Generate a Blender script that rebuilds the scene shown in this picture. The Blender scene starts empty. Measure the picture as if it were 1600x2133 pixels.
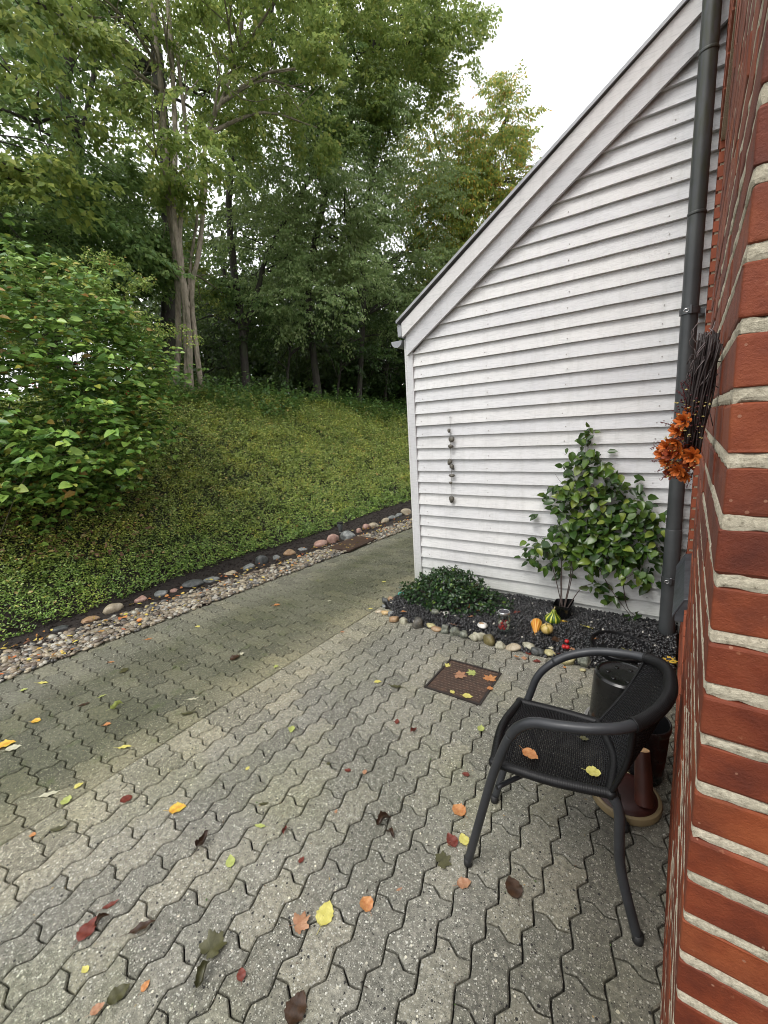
import bpy, math, random
import numpy as np
from mathutils import Vector, Matrix
S = bpy.context.scene
COL = S.collection
rng = np.random.default_rng(7)
random.seed(7)

# ---------------------------------------------------------------- camera
CAM_H = 1.53
FPX, TILT, ROLL, YAW = 892.14, 0.190811, -0.058522, 0.620433


def cam_axes():
    cy, sy = math.cos(YAW), math.sin(YAW)
    fwd = np.array([-sy, cy, 0.0]); rt = np.array([cy, sy, 0.0]); up = np.array([0, 0, 1.0])
    ct, st = math.cos(TILT), math.sin(TILT)
    f = fwd * ct - up * st
    u = up * ct + fwd * st
    cr, sr = math.cos(ROLL), math.sin(ROLL)
    return rt * cr + u * sr, u * cr - rt * sr, f


CR, CU, CF = cam_axes()
cam_data = bpy.data.cameras.new("camera")
cam = bpy.data.objects.new("camera", cam_data)
COL.objects.link(cam)
cam.matrix_world = Matrix(((CR[0], CU[0], -CF[0], 0), (CR[1], CU[1], -CF[1], 0), (CR[2], CU[2], -CF[2], CAM_H), (0, 0, 0, 1)))
cam_data.sensor_fit = 'HORIZONTAL'
cam_data.sensor_width = 36.0
cam_data.lens = FPX / 1600 * 36.0
cam_data.clip_start = 0.02
cam_data.clip_end = 900
S.camera = cam

# ---------------------------------------------------------------- world, sun, exposure
SUN_EL, SUN_AZ = math.radians(60), math.radians(190)     # azimuth clockwise from +Y
world = bpy.data.worlds.new("World")
S.world = world
world.use_nodes = True
wn = world.node_tree
wn.nodes.clear()
sky = wn.nodes.new('ShaderNodeTexSky')
sky.sky_type = 'NISHITA'
sky.sun_disc = False
sky.sun_elevation = SUN_EL
sky.sun_rotation = SUN_AZ
sky.dust_density = 3.0
sky.air_density = 1.0
sky.altitude = 0
hsv = wn.nodes.new('ShaderNodeHueSaturation')
hsv.inputs['Saturation'].default_value = 0.10
hsv.inputs['Value'].default_value = 0.4
bg = wn.nodes.new('ShaderNodeBackground')
bg.inputs['Strength'].default_value = 0.15
wo = wn.nodes.new('ShaderNodeOutputWorld')
wn.links.new(sky.outputs[0], hsv.inputs['Color'])
cloud = wn.nodes.new('ShaderNodeMix')                    # even cloud cover in front of the blue
cloud.data_type = 'RGBA'
cloud.blend_type = 'ADD'
cloud.inputs[0].default_value = 1.0
cloud.inputs[7].default_value = (5.1, 5.15, 5.25, 1)
wn.links.new(hsv.outputs[0], cloud.inputs[6])
wn.links.new(cloud.outputs[2], bg.inputs['Color'])
wn.links.new(bg.outputs[0], wo.inputs['Surface'])
sun_data = bpy.data.lights.new("sun", 'SUN')
sun_data.energy = 1.0
sun_data.angle = math.radians(24)
sun_data.color = (1.0, 0.96, 0.9)
sun = bpy.data.objects.new("sun", sun_data)
COL.objects.link(sun)
sd = Vector((math.sin(SUN_AZ) * math.cos(SUN_EL), math.cos(SUN_AZ) * math.cos(SUN_EL), math.sin(SUN_EL)))
sun.rotation_euler = sd.to_track_quat('Z', 'Y').to_euler()
S.view_settings.view_transform = 'Standard'
S.view_settings.look = 'None'
S.view_settings.exposure = 0.70
S.view_settings.gamma = 1.0
S.view_settings.use_curve_mapping = False
S.cycles.pixel_filter_type = 'BLACKMAN_HARRIS'
S.cycles.filter_width = 1.0
S.cycles.max_bounces = 8
S.cycles.diffuse_bounces = 5
S.cycles.transparent_max_bounces = 8


# ---------------------------------------------------------------- geometry helpers
def ray(x, y):
    return CF + CR * (x - 800) / FPX - CU * (y - 1066.5) / FPX


def gp(x, y, z=0.0):
    """the point of the level z seen at a place of the photograph"""
    d = ray(x, y)
    k = (z - CAM_H) / d[2]
    return np.array([d[0] * k, d[1] * k, z])


def sp(x, y, Y):
    d = ray(x, y); k = Y / d[1]
    return np.array([d[0] * k, Y, CAM_H + d[2] * k])


def at(x, y, D):
    d = ray(x, y); k = D / math.hypot(d[0], d[1])
    return np.array([d[0] * k, d[1] * k, CAM_H + d[2] * k])


def unit(v):
    v = np.asarray(v, float)
    return v / np.maximum(np.linalg.norm(v, axis=-1, keepdims=True), 1e-9)


class MB:
    def __init__(s):
        s.v = []; s.f = []; s.n = 0; s.mi = []

    def add(s, v, f, mi=0):
        v = np.asarray(v, float).reshape(-1, 3)
        s.v.append(v)
        for q in f:
            s.f.append([i + s.n for i in q]); s.mi.append(mi)
        s.n += len(v)
        return s

    def box(s, a, b, mi=0):
        (x0, y0, z0), (x1, y1, z1) = a, b
        v = [(x0, y0, z0), (x1, y0, z0), (x1, y1, z0), (x0, y1, z0), (x0, y0, z1), (x1, y0, z1), (x1, y1, z1), (x0, y1, z1)]
        f = [(0, 3, 2, 1), (4, 5, 6, 7), (0, 1, 5, 4), (1, 2, 6, 5), (2, 3, 7, 6), (3, 0, 4, 7)]
        return s.add(v, f, mi)

    def prism(s, poly, axis, a, b, mi=0):
        """poly in the two other axes, swept from a to b along axis"""
        n = len(poly)
        def P(p, t):
            if axis == 0: return (t, p[0], p[1])
            if axis == 1: return (p[0], t, p[1])
            return (p[0], p[1], t)
        v = [P(p, a) for p in poly] + [P(p, b) for p in poly]
        f = [tuple(range(n)), tuple(range(2 * n - 1, n - 1, -1))]
        f += [(i, i + n, (i + 1) % n + n, (i + 1) % n) for i in range(n)]
        return s.add(v, f, mi)

    def tube(s, pts, rad, sides=8, caps=True, mi=0, flat=1.0):
        pts = np.asarray(pts, float); n = len(pts)
        rad = np.broadcast_to(np.asarray(rad, float), (n,))
        t = np.gradient(pts, axis=0); t = unit(t)
        up = np.array([0, 0, 1.0]) if abs(t[0][2]) < .9 else np.array([1.0, 0, 0])
        a = unit(np.cross(t[0], up)); V = []
        for i in range(n):
            a = unit(a - t[i] * (a @ t[i])); b = np.cross(t[i], a)
            for k in range(sides):
                th = 2 * math.pi * k / sides
                V.append(pts[i] + rad[i] * (a * math.cos(th) + b * math.sin(th) * flat))
        F = []
        for i in range(n - 1):
            for k in range(sides):
                k2 = (k + 1) % sides
                F.append((i * sides + k, i * sides + k2, (i + 1) * sides + k2, (i + 1) * sides + k))
        if caps:
            F.append(tuple(range(sides - 1, -1, -1))); F.append(tuple(range((n - 1) * sides, n * sides)))
        return s.add(V, F, mi)

    def lathe(s, prof, c=(0, 0, 0), sides=32, mi=0, wob=None):
        V = []; F = []; n = len(prof)
        for r, z in prof:
            for k in range(sides):
                th = 2 * math.pi * k / sides
                rr = r * (1 if wob is None else wob(th, z))
                V.append((c[0] + rr * math.cos(th), c[1] + rr * math.sin(th), c[2] + z))
        for i in range(n - 1):
            for k in range(sides):
                k2 = (k + 1) % sides
                F.append((i * sides + k, i * sides + k2, (i + 1) * sides + k2, (i + 1) * sides + k))
        F.append(tuple(range(sides - 1, -1, -1))); F.append(tuple(range((n - 1) * sides, n * sides)))
        return s.add(V, F, mi)

    def mesh(s, name, mats, smooth=False, bevel=None):
        me = bpy.data.meshes.new(name)
        me.from_pydata(np.concatenate(s.v).tolist(), [], s.f)
        for m in (mats if isinstance(mats, (list, tuple)) else [mats]):
            me.materials.append(m)
        me.polygons.foreach_set('material_index', s.mi)
        if smooth:
            me.polygons.foreach_set('use_smooth', [True] * len(me.polygons))
        me.update()
        if bevel:
            import bmesh
            bm = bmesh.new(); bm.from_mesh(me)
            bmesh.ops.bevel(bm, geom=bm.edges[:] + bm.verts[:], offset=bevel, segments=1, affect='EDGES', clamp_overlap=True)
            bm.to_mesh(me); bm.free()
        return me

    def obj(s, name, mats, parent=None, smooth=False, bevel=None, loc=None):
        return link(name, s.mesh(name, mats, smooth, bevel), parent, loc)


def link(name, me, parent=None, loc=None, rot=None, scale=None):
    o = bpy.data.objects.new(name, me)
    COL.objects.link(o)
    if parent is not None: o.parent = parent
    if loc is not None: o.location = loc
    if rot is not None: o.rotation_euler = rot
    if scale is not None: o.scale = scale
    return o


def smooth_angle(o, ang=35):
    me = o.data
    me.polygons.foreach_set('use_smooth', [True] * len(me.polygons))
    try:
        me.set_sharp_from_angle(angle=math.radians(ang))
    except Exception:
        pass
    return o


def arrmesh(name, V, F, mats, smooth=False, mi=None):
    """V (n,3), F (m,k) all faces with k corners: fast path for big meshes"""
    V = np.ascontiguousarray(V, np.float32).reshape(-1, 3); F = np.ascontiguousarray(F, np.int32)
    me = bpy.data.meshes.new(name)
    m, k = F.shape
    me.vertices.add(len(V)); me.vertices.foreach_set('co', V.ravel())
    me.loops.add(m * k); me.loops.foreach_set('vertex_index', F.ravel())
    me.polygons.add(m)
    me.polygons.foreach_set('loop_start', np.arange(0, m * k, k, dtype=np.int32))
    me.polygons.foreach_set('loop_total', np.full(m, k, np.int32))
    for a in (mats if isinstance(mats, (list, tuple)) else [mats]): me.materials.append(a)
    if mi is not None: me.polygons.foreach_set('material_index', np.asarray(mi, np.int32))
    if smooth: me.polygons.foreach_set('use_smooth', np.ones(m, bool))
    me.update(calc_edges=True)
    return me


def tag(o, label=None, cat=None, group=None, kind=None):
    if label: o['label'] = label
    if cat: o['category'] = cat
    if group: o['group'] = group
    if kind: o['kind'] = kind
    return o


def thing(name, label, cat, loc=(0, 0, 0), rz=0.0, group=None):
    o = bpy.data.objects.new(name, None)
    COL.objects.link(o)
    o.location = loc; o.rotation_euler = (0, 0, rz); o.empty_display_size = .1
    return tag(o, label, cat, group)


def curve(P, n=24):
    """Catmull-Rom through the points"""
    P = np.asarray(P, float)
    Q = np.vstack([2 * P[0] - P[1], P, 2 * P[-1] - P[-2]])
    seg = len(P) - 1; out = []
    for i in range(n):
        t = i / (n - 1) * seg; k = min(int(t), seg - 1); u = t - k
        p0, p1, p2, p3 = Q[k:k + 4]
        out.append(.5 * (2 * p1 + (p2 - p0) * u + (2 * p0 - 5 * p1 + 4 * p2 - p3) * u * u + (3 * p1 - p0 - 3 * p2 + p3) * u ** 3))
    return np.array(out)


# ---------------------------------------------------------------- material helpers
class NT:
    def __init__(s, name):
        s.m = bpy.data.materials.new(name); s.m.use_nodes = True
        s.t = s.m.node_tree; s.t.nodes.clear()
        s.out = s.t.nodes.new('ShaderNodeOutputMaterial')
        s.bsdf = s.t.nodes.new('ShaderNodeBsdfPrincipled')
        s.t.links.new(s.bsdf.outputs[0], s.out.inputs[0])

    def n(s, typ, props=None, **ins):
        nd = s.t.nodes.new(typ)
        for k, v in (props or {}).items(): setattr(nd, k, v)
        for k, v in ins.items():
            key = int(k[1:]) if k[0] == 'i' and k[1:].isdigit() else k.replace('_', ' ')
            s.set(nd.inputs[key], v)
        return nd

    def set(s, sock, v):
        if isinstance(v, bpy.types.Node): v = v.outputs[0]
        if isinstance(v, bpy.types.NodeSocket): s.t.links.new(v, sock)
        else:
            if sock.type == 'RGBA' and len(v) == 3: v = (*v, 1)
            sock.default_value = v

    def P(s, **k):
        for a, v in k.items(): s.set(s.bsdf.inputs[a.replace('_', ' ')], v)
        return s

    def mix(s, f, a, b, mode='MIX'):
        nd = s.t.nodes.new('ShaderNodeMix'); nd.data_type = 'RGBA'; nd.blend_type = mode
        s.set(nd.inputs[0], f); s.set(nd.inputs[6], a); s.set(nd.inputs[7], b)
        return nd.outputs[2]

    def math(s, op, a, b=0.0, clamp=False):
        nd = s.t.nodes.new('ShaderNodeMath'); nd.operation = op; nd.use_clamp = clamp
        s.set(nd.inputs[0], a); s.set(nd.inputs[1], b)
        return nd.outputs[0]

    def ramp(s, fac, stops, interp='LINEAR'):
        nd = s.t.nodes.new('ShaderNodeValToRGB'); nd.color_ramp.interpolation = interp
        e = nd.color_ramp.elements
        while len(e) < len(stops): e.new(0.5)
        for i, (p, c) in enumerate(stops):
            e[i].position = p
            e[i].color = (*c, 1) if len(c) == 3 else c
        s.set(nd.inputs[0], fac)
        return nd.outputs[0]

    def pos(s): return s.n('ShaderNodeNewGeometry').outputs['Position']

    def objco(s): return s.n('ShaderNodeTexCoord').outputs['Object']

    def mapping(s, v, scale):
        return s.n('ShaderNodeMapping', None, Vector=v, Scale=scale).outputs[0]

    def noise(s, v, scale, detail=3.0, rough=.55):
        return s.n('ShaderNodeTexNoise', None, Vector=v, Scale=scale, Detail=detail, Roughness=rough).outputs[0]

    def bump(s, h, strength=.4, dist=.004):
        b = s.n('ShaderNodeBump', None, Height=h, Strength=strength, Distance=dist)
        s.set(s.bsdf.inputs['Normal'], b.outputs[0]); return b


g3 = lambda v: (v, v, v)


def simple(name, col, rough=.5, var=.25, scale=12, bump=.2, metal=0.0, dist=.002, spec=.5, coat=0.0):
    t = NT(name); p = t.objco()
    n1 = t.noise(p, scale, 5)
    a = tuple(c * (1 - var) for c in col); b = tuple(min(1, c * (1 + var)) for c in col)
    c = t.ramp(n1, [(.3, a), (.7, b)])
    t.P(Base_Color=c, Roughness=t.math('ADD', t.math('MULTIPLY', t.noise(p, scale * 3, 3), .25), rough - .12), Metallic=metal,
        Specular_IOR_Level=spec, Coat_Weight=coat)
    if bump: t.bump(t.noise(p, scale * 8, 4), bump, dist)
    return t.m


def leafmat(name, cols, trans=.3, rough=.42, patch=None, island=True, pscale=.35):
    """cols: list of (position, colour) over a random value per leaf"""
    t = NT(name)
    if island: r = t.n('ShaderNodeNewGeometry').outputs['Random Per Island']
    else: r = t.n('ShaderNodeObjectInfo').outputs['Random']
    c = t.ramp(r, cols)
    p = t.pos()
    if patch:
        m = t.ramp(t.noise(p, pscale, 2), [(.50, g3(0)), (.62, g3(1))])
        c = t.mix(t.math('MULTIPLY', m, t.math('ADD', t.math('MULTIPLY', r, .7), .2)), c, patch)
    if trans > .35:                                      # thin canopy leaves: paler and greyer
        c = t.mix(.04, c, (.30, .32, .28))
        c = t.n('ShaderNodeHueSaturation', None, Saturation=1.0, Value=1.32, Color=c).outputs[0]
    c = t.mix(.35, c, t.ramp(t.noise(p, 30, 2), [(.3, g3(.55)), (.7, g3(1.35))]), 'MULTIPLY')
    t.P(Base_Color=c, Roughness=rough, Specular_IOR_Level=.4)
    tr = t.n('ShaderNodeBsdfTranslucent', None, Color=t.mix(.5, c, (.34, .43, .15), 'MIX'))
    ms = t.n('ShaderNodeMixShader', None, i0=trans)
    t.t.links.new(t.bsdf.outputs[0], ms.inputs[1]); t.t.links.new(tr.outputs[0], ms.inputs[2])
    t.t.links.new(ms.outputs[0], t.out.inputs[0])
    return t.m


def paver_mat(name, moss=False, island=False):
    t = NT(name); p = t.pos()
    if island: r = t.n('ShaderNodeNewGeometry').outputs['Random Per Island']
    else: r = t.n('ShaderNodeObjectInfo').outputs['Random']
    base = t.ramp(t.noise(p, 55, 6, .7), [(.30, (.105, .102, .086)), (.5, (.215, .209, .178)), (.70, (.39, .375, .32))])
    base = t.mix(1.0, base, t.ramp(r, [(0, (.72, .72, .70)), (.5, (1, 1, .98)), (1, (1.2, 1.17, 1.08))]), 'MULTIPLY')
    big = t.noise(p, 1.1, 4)
    base = t.mix(.75, base, t.ramp(big, [(.3, (.75, .78, .70)), (.55, (1, 1, 1)), (.75, (1.12, 1.08, .98))]), 'MULTIPLY')
    warp = p
    h = None
    for sc, thr, sel, col, dk in ((95, .36, .50, (.72, .71, .64), False), (55, .27, .70, (.78, .74, .60), False), (150, .46, .38, (.58, .57, .50), False), (260, .50, .45, (.46, .45, .38), False), (210, .42, .70, (.035, .032, .028), True), (70, .30, .72, (.03, .028, .026), True)):
        v = t.n('ShaderNodeTexVoronoi', {'feature': 'F1'}, Vector=warp, Scale=sc, Randomness=1.0)
        sep = t.n('ShaderNodeSeparateColor', None, Color=v.outputs['Color'])
        m = t.math('MULTIPLY', t.math('LESS_THAN', v.outputs['Distance'], t.math('MULTIPLY', sep.outputs[1], thr)),
                   t.math('GREATER_THAN', sep.outputs[0], sel))
        cc = t.mix(sep.outputs[2], col, tuple(c * .62 for c in col))
        base = t.mix(m, base, cc)
        if not dk: h = m if h is None else t.math('ADD', h, m)
    sx = t.n('ShaderNodeSeparateXYZ', None, Vector=p)
    if moss:
        mk = t.ramp(t.math('ADD', sx.outputs[0], t.math('MULTIPLY', t.noise(p, 1.6, 4), .7)),
                    [(0, g3(1)), (1, g3(0))])
        # band of algae between the drip edge and the middle of the path
        d = t.math('ABSOLUTE', t.math('ADD', t.math('ADD', sx.outputs[0], 2.85), t.math('MULTIPLY', t.noise(p, 1.3, 4), -.15)))
        band = t.ramp(d, [(.34, g3(1)), (.58, g3(.30))])
        base = t.mix(1.0, base, (.84, .84, .78), 'MULTIPLY')
        band = t.math('MULTIPLY', band, t.ramp(t.noise(p, 2.0, 5, .65), [(.30, g3(.55)), (.56, g3(1))]))
        base = t.mix(t.math('MULTIPLY', band, .74, True), base, t.mix(1.0, base, (.36, .39, .25), 'MULTIPLY'))
        base = t.mix(t.math('MULTIPLY', t.ramp(t.noise(p, 7, 5, .7), [(.57, g3(0)), (.70, g3(1))]), .5), base, (.07, .10, .02))
    else:
        m2 = t.ramp(t.noise(p, 1.7, 5, .6), [(.50, g3(0)), (.70, g3(1))])
        base = t.mix(t.math('MULTIPLY', m2, .55), base, t.mix(1.0, base, (.84, .88, .64), 'MULTIPLY'))
    # cleaner, paler pavers along the straight joint; damp ones beside the brick wall
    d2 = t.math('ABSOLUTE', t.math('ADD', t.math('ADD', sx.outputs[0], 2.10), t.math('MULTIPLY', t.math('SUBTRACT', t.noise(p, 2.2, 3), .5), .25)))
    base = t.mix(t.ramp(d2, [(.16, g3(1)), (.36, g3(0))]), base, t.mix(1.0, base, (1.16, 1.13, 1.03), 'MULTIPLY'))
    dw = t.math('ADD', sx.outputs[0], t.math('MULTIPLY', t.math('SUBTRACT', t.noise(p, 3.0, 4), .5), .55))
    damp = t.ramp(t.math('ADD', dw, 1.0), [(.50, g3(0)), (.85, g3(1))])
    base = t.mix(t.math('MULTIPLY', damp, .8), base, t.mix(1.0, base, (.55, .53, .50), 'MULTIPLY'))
    t.P(Base_Color=base, Roughness=t.math('SUBTRACT', .80, t.math('MULTIPLY', big, .35)), Specular_IOR_Level=.45)
    hh = t.math('ADD', t.math('MULTIPLY', h, .35), t.noise(p, 190, 4, .7))
    t.bump(hh, .9, .005)
    return t.m
# ================================================================ THE SETTING
GRID = 0.1137
GX0, GY0 = -0.65090 - 13 * GRID, 0.6702 - 9 * GRID      # lattice corner on the straight joint (x about -2.13)
WALL_X = 0.034                                           # left face of the brick wall
SIDE_Y = 3.461                                           # plane of the weatherboards


def vnoise(x, y, sc, seed=0):
    x = np.asarray(x, float) * sc + seed * 17.3; y = np.asarray(y, float) * sc - seed * 9.1
    return (np.sin(x * 1.7 + 1.3 * np.sin(y * 1.1)) + np.sin(y * 2.3 + 1.7 * np.sin(x * .9 + 1)) + np.sin((x + y) * 3.1 + 2 * np.sin(x * 2.1 - y))) / 3


def edge_x(y):    # line where paving meets pebbles
    return -3.72 + 0.055 * y


def foot_x(y):    # foot of the planted bank
    return -4.55 - 0.03 * np.clip(y, 0, 8) + .06 * np.sin(np.asarray(y) * 1.7)


def crest_z(y):
    y = np.asarray(y, float)
    return np.interp(y, [-4, 2, 5, 8, 13, 25], [2.0, 2.15, 2.38, 2.28, 2.05, 2.0])


def terrain(x, y):
    x = np.asarray(x, float); y = np.asarray(y, float)
    f = foot_x(y)
    t = np.clip((f - x) / 3.35, 0, 1)
    z = .03 + (crest_z(y) - .03) * (t * 1.12 - .12 * t * t * t)
    z = z + np.clip(f - 3.35 - x, 0, 60) * .035
    z = z + vnoise(x, y, 1.6) * .07 * np.clip((f - x) / .8, 0, 1) + vnoise(x, y, 4.2, 3) * .025 * np.clip((f - x) / .8, 0, 1)
    return np.where(x > f, .018 + .012 * vnoise(x, y, 6, 2), z)


soil = NT('dark_soil'); _p = soil.pos()
soil.P(Base_Color=soil.ramp(soil.noise(_p, 28, 6, .7), [(.3, (.010, .007, .006)), (.6, (.030, .021, .016)), (.8, (.07, .05, .035))]), Roughness=.85)
soil.bump(soil.noise(_p, 60, 6, .75), 1.0, .02)
bank_soil = NT('bank_soil'); _p = bank_soil.pos()
bank_soil.P(Base_Color=bank_soil.ramp(bank_soil.noise(_p, 9, 6, .7), [(.3, (.014, .018, .007)), (.6, (.030, .036, .013)), (.8, (.05, .042, .022))]), Roughness=.9)
bank_soil.bump(bank_soil.noise(_p, 30, 6, .75), 1.0, .03)
earth = NT('far_ground'); _p = earth.pos()
earth.P(Base_Color=earth.ramp(earth.noise(_p, 3, 6, .7), [(.3, (.03, .04, .015)), (.7, (.07, .07, .03))]), Roughness=.95)

def hit(x, y, h=0.0):
    """where the line of sight through a place of the photograph meets the bank"""
    d = ray(x, y); d = d / math.hypot(d[0], d[1])
    t = 3.5
    while t < 16:
        p = d * t
        if CAM_H + p[2] < float(terrain(p[0], p[1])) + h: break
        t += .04
    return np.array([p[0], p[1], CAM_H + p[2]])


# far ground sheet out to the horizon
MB().add([(-400, -400, -.09), (400, -400, -.09), (400, 400, -.09), (-400, 400, -.09)], [(0, 1, 2, 3)]).obj('ground', earth.m)['kind'] = 'structure'
# courtyard and path bed (dark jointing sand under the pavers)
sand = simple('joint_sand', (.010, .009, .007), .9, .4, 60, .6, dist=.004)
MB().box((-4.0, -3.0, -.085), (3.0, 14.0, -.020)).obj('joint_bed', sand)['kind'] = 'structure'

# bank of earth
xs = np.concatenate([np.arange(-3.3, -8.6, -.10), np.arange(-8.6, -14, -.45), np.arange(-14, -60, -3)])
ys = np.concatenate([np.arange(-30, -3, 2.5), np.arange(-3, 14, .12), np.arange(14, 22, .5), np.arange(22, 80, 4)])
XX, YY = np.meshgrid(xs, ys, indexing='ij')
ZZ = np.where(XX > edge_x(YY) - .25, -.05, terrain(XX, YY))
nx, ny = XX.shape
V = np.stack([XX, YY, ZZ], -1).reshape(-1, 3)
I = np.arange(nx * ny).reshape(nx, ny)
F = np.stack([I[:-1, :-1], I[:-1, 1:], I[1:, 1:], I[1:, :-1]], -1).reshape(-1, 4)
cx = XX[:-1, :-1].ravel() - foot_x(YY[:-1, :-1].ravel())
bank = link('bank', arrmesh('bank', V, F, [bank_soil.m, soil.m], True, (cx > -.25).astype(int)))
bank['kind'] = 'structure'

# ---------------------------------------------------------------- pavers
def edge_pts(a, b, straight=False, n=3):
    """joint between two lattice corners: the S of an interlocking paver"""
    a = np.array(a, float); b = np.array(b, float)
    if straight: return [a, a + (b - a) / 2]
    fl = (b - a).sum() < 0
    p, q = (b, a) if fl else (a, b)
    d = q - p
    if abs(d[1]) > abs(d[0]): off = np.array([-1.0, 0]) * .0125
    else: off = np.array([0, 1.0]) * .0105
    pts = [p, p + d * .17 + off * .62, p + d * .34 + off, p + d * .66 - off, p + d * .83 - off * .62, q]
    if fl: pts = pts[::-1]
    return pts[:-1]


def paver_mesh(name, w, h, mat, straight=()):
    """w x h lattice cells, corner at the origin"""
    cs = []
    for i in range(w): cs.append(((i, 0), (i + 1, 0), 'b'))
    for j in range(h): cs.append(((w, j), (w, j + 1), 'r'))
    for i in range(w, 0, -1): cs.append(((i, h), (i - 1, h), 't'))
    for j in range(h, 0, -1): cs.append(((0, j), (0, j - 1), 'l'))
    P = []
    for a, b, sd in cs:
        P += edge_pts(np.array(a) * GRID, np.array(b) * GRID, sd in straight)
    P = np.array(P); n = len(P)
    t = np.roll(P, -1, 0) - np.roll(P, 1, 0); t = unit(t)
    nrm = np.stack([-t[:, 1], t[:, 0]], 1)
    c = P.mean(0)
    def ring(ins, z): return [(*(p + q * ins - c), z) for p, q in zip(P, nrm)]
    mb = MB()
    v = ring(.0066, 0) + ring(.0028, -.0046) + ring(.0022, -.035)
    f = [tuple(range(n))]
    for r in (0, 1):
        f += [(r * n + i, (r + 1) * n + i, (r + 1) * n + (i + 1) % n, r * n + (i + 1) % n) for i in range(n)]
    mb.add(v, f)
    me = mb.mesh(name, mat)
    return me, c


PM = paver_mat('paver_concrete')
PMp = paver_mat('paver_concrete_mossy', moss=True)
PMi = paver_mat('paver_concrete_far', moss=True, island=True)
courtyard = MB().box((-1.0, -1, -.019), (-.99, -.99, -.018)).obj('courtyard_paving', sand)
courtyard['kind'] = 'structure'
path = MB().box((-3.0, -1, -.019), (-2.99, -.99, -.018)).obj('path_paving', sand)
path['kind'] = 'structure'
_cache = {}


def pv(w, h, straight, mat):
    k = (w, h, straight, mat.name)
    if k not in _cache: _cache[k] = paver_mesh('paver', w, h, mat, straight)
    return _cache[k]


def lat(i, j): return np.array([GX0 + i * GRID, GY0 + j * GRID])


def inview(x, y, z=0, m=60):
    d = np.array([x, y, z - CAM_H]); zz = d @ CF
    if zz < .12: return False
    u = 800 + FPX * (d @ CR) / zz; v = 1066.5 - FPX * (d @ CU) / zz
    return -m < u < 1600 + m and -m < v < 2133 + m


def place(parent, lst, far=None, maxn=300):
    """lst of (i, j, w, h, straight, mat); nearest maxn as single pavers, the rest joined"""
    lst.sort(key=lambda q: np.hypot(*(lat(q[0] + q[2] / 2, q[1] + q[3] / 2))) + (0 if inview(*lat(q[0] + q[2] / 2, q[1] + q[3] / 2), 0, 60) else 100))
    single = lst[:maxn]; rest = lst[maxn:]
    for i, j, w, h, st, mat in single:
        me, c = pv(w, h, st, mat)
        p = lat(i, j) + c
        rr = rng.normal(0, 1, 3)
        link('paver', me, parent, (p[0], p[1], float(np.clip(rr[0] * .0009, -.002, .002))), (rr[1] * .006, rr[2] * .006, rng.normal(0, .004)))
    if rest:
        V = []; F4 = []; off = 0; mb = MB()
        for i, j, w, h, st, mat in rest:
            me, c = pv(w, h, st, far)
            p = lat(i, j) + c; zz = rng.normal(0, .001)
            vv = np.empty(len(me.vertices) * 3); me.vertices.foreach_get('co', vv); vv = vv.reshape(-1, 3)
            mb.add(vv + [p[0], p[1], zz], [tuple(q.vertices) for q in me.polygons])
        o = mb.obj('paver', far, parent); o['kind'] = 'stuff'


cl = []
BED_Y = 2.72
ncol = int(round((.40 - GX0) / GRID))
for i in range(2, ncol):                                # rows running away from the camera
    x = GX0 + (i + .5) * GRID
    par = (i - 13) % 2
    j = -18 + par
    while True:
        y0 = GY0 + j * GRID
        if y0 > BED_Y + .12: break
        yc = y0 + GRID
        ok = inview(x, yc, 0, 420) and x < WALL_X + .09
        if ok: cl.append((i, j, 1, 2, (), PM))
        j += 2
for j in range(-18, 38):                                # strip of turned pavers along the straight joint
    y = GY0 + (j + .5) * GRID
    if y > BED_Y + .1 or not inview(-2.0, y, 0, 500): continue
    if j % 2: cl.append((0, j, 2, 1, ('l',), PM))
    else:
        cl.append((0, j, 1, 1, ('l',), PM)); cl.append((1, j, 1, 1, (), PM))
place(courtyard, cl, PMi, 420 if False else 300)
plist = []
for j in range(-20, 96):
    y = GY0 + (j + .5) * GRID
    i = 0
    first = True
    ex = edge_x(y)
    while True:
        w = 1 if (first and j % 2) else 2
        i -= w
        x = GX0 + (i + w / 2) * GRID
        if x + w * GRID / 2 < ex + .01: break
        vis = inview(x, y, 0, 500)
        if vis and y > 3.6:                              # hidden behind the house beyond its corner
            vis = (x / y) < (-2.06 / 3.46) + .32
        if vis: plist.append((i, j, w, 1, ('r',) if first else (), PMp))
        first = False
    if abs(y) < 99: pass
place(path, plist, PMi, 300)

# ---------------------------------------------------------------- pebbles, soil crumbs
def ico(sub):
    import bmesh
    bm = bmesh.new(); bmesh.ops.create_icosphere(bm, subdivisions=sub, radius=1)
    v = np.array([q.co[:] for q in bm.verts]); f = np.array([[a.index for a in q.verts] for q in bm.faces]); bm.free()
    return v, f


ICO1, ICO2 = ico(1), ico(2)
ICO3 = ico(3)


def rotm(n):
    q = unit(rng.normal(0, 1, (n, 4)))
    w, x, y, z = q.T
    return np.stack([1 - 2 * (y * y + z * z), 2 * (x * y - z * w), 2 * (x * z + y * w), 2 * (x * y + z * w), 1 - 2 * (x * x + z * z), 2 * (y * z - x * w),
                     2 * (x * z - y * w), 2 * (y * z + x * w), 1 - 2 * (x * x + y * y)], -1).reshape(n, 3, 3)


def yawm(n):
    a = rng.uniform(0, 6.283, n); b = rng.normal(0, .22, n); c = rng.normal(0, .22, n)
    ca, sa, cb, sb = np.cos(a), np.sin(a), np.cos(b), np.sin(b)
    z = np.zeros(n); o = np.ones(n)
    A = np.stack([ca, -sa, z, sa, ca, z, z, z, o], -1).reshape(n, 3, 3)
    B = np.stack([o, z, z, z, cb, -sb, z, sb, cb], -1).reshape(n, 3, 3)
    C = np.stack([np.cos(c), z, np.sin(c), z, o, z, -np.sin(c), z, np.cos(c)], -1).reshape(n, 3, 3)
    return A @ B @ C


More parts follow.
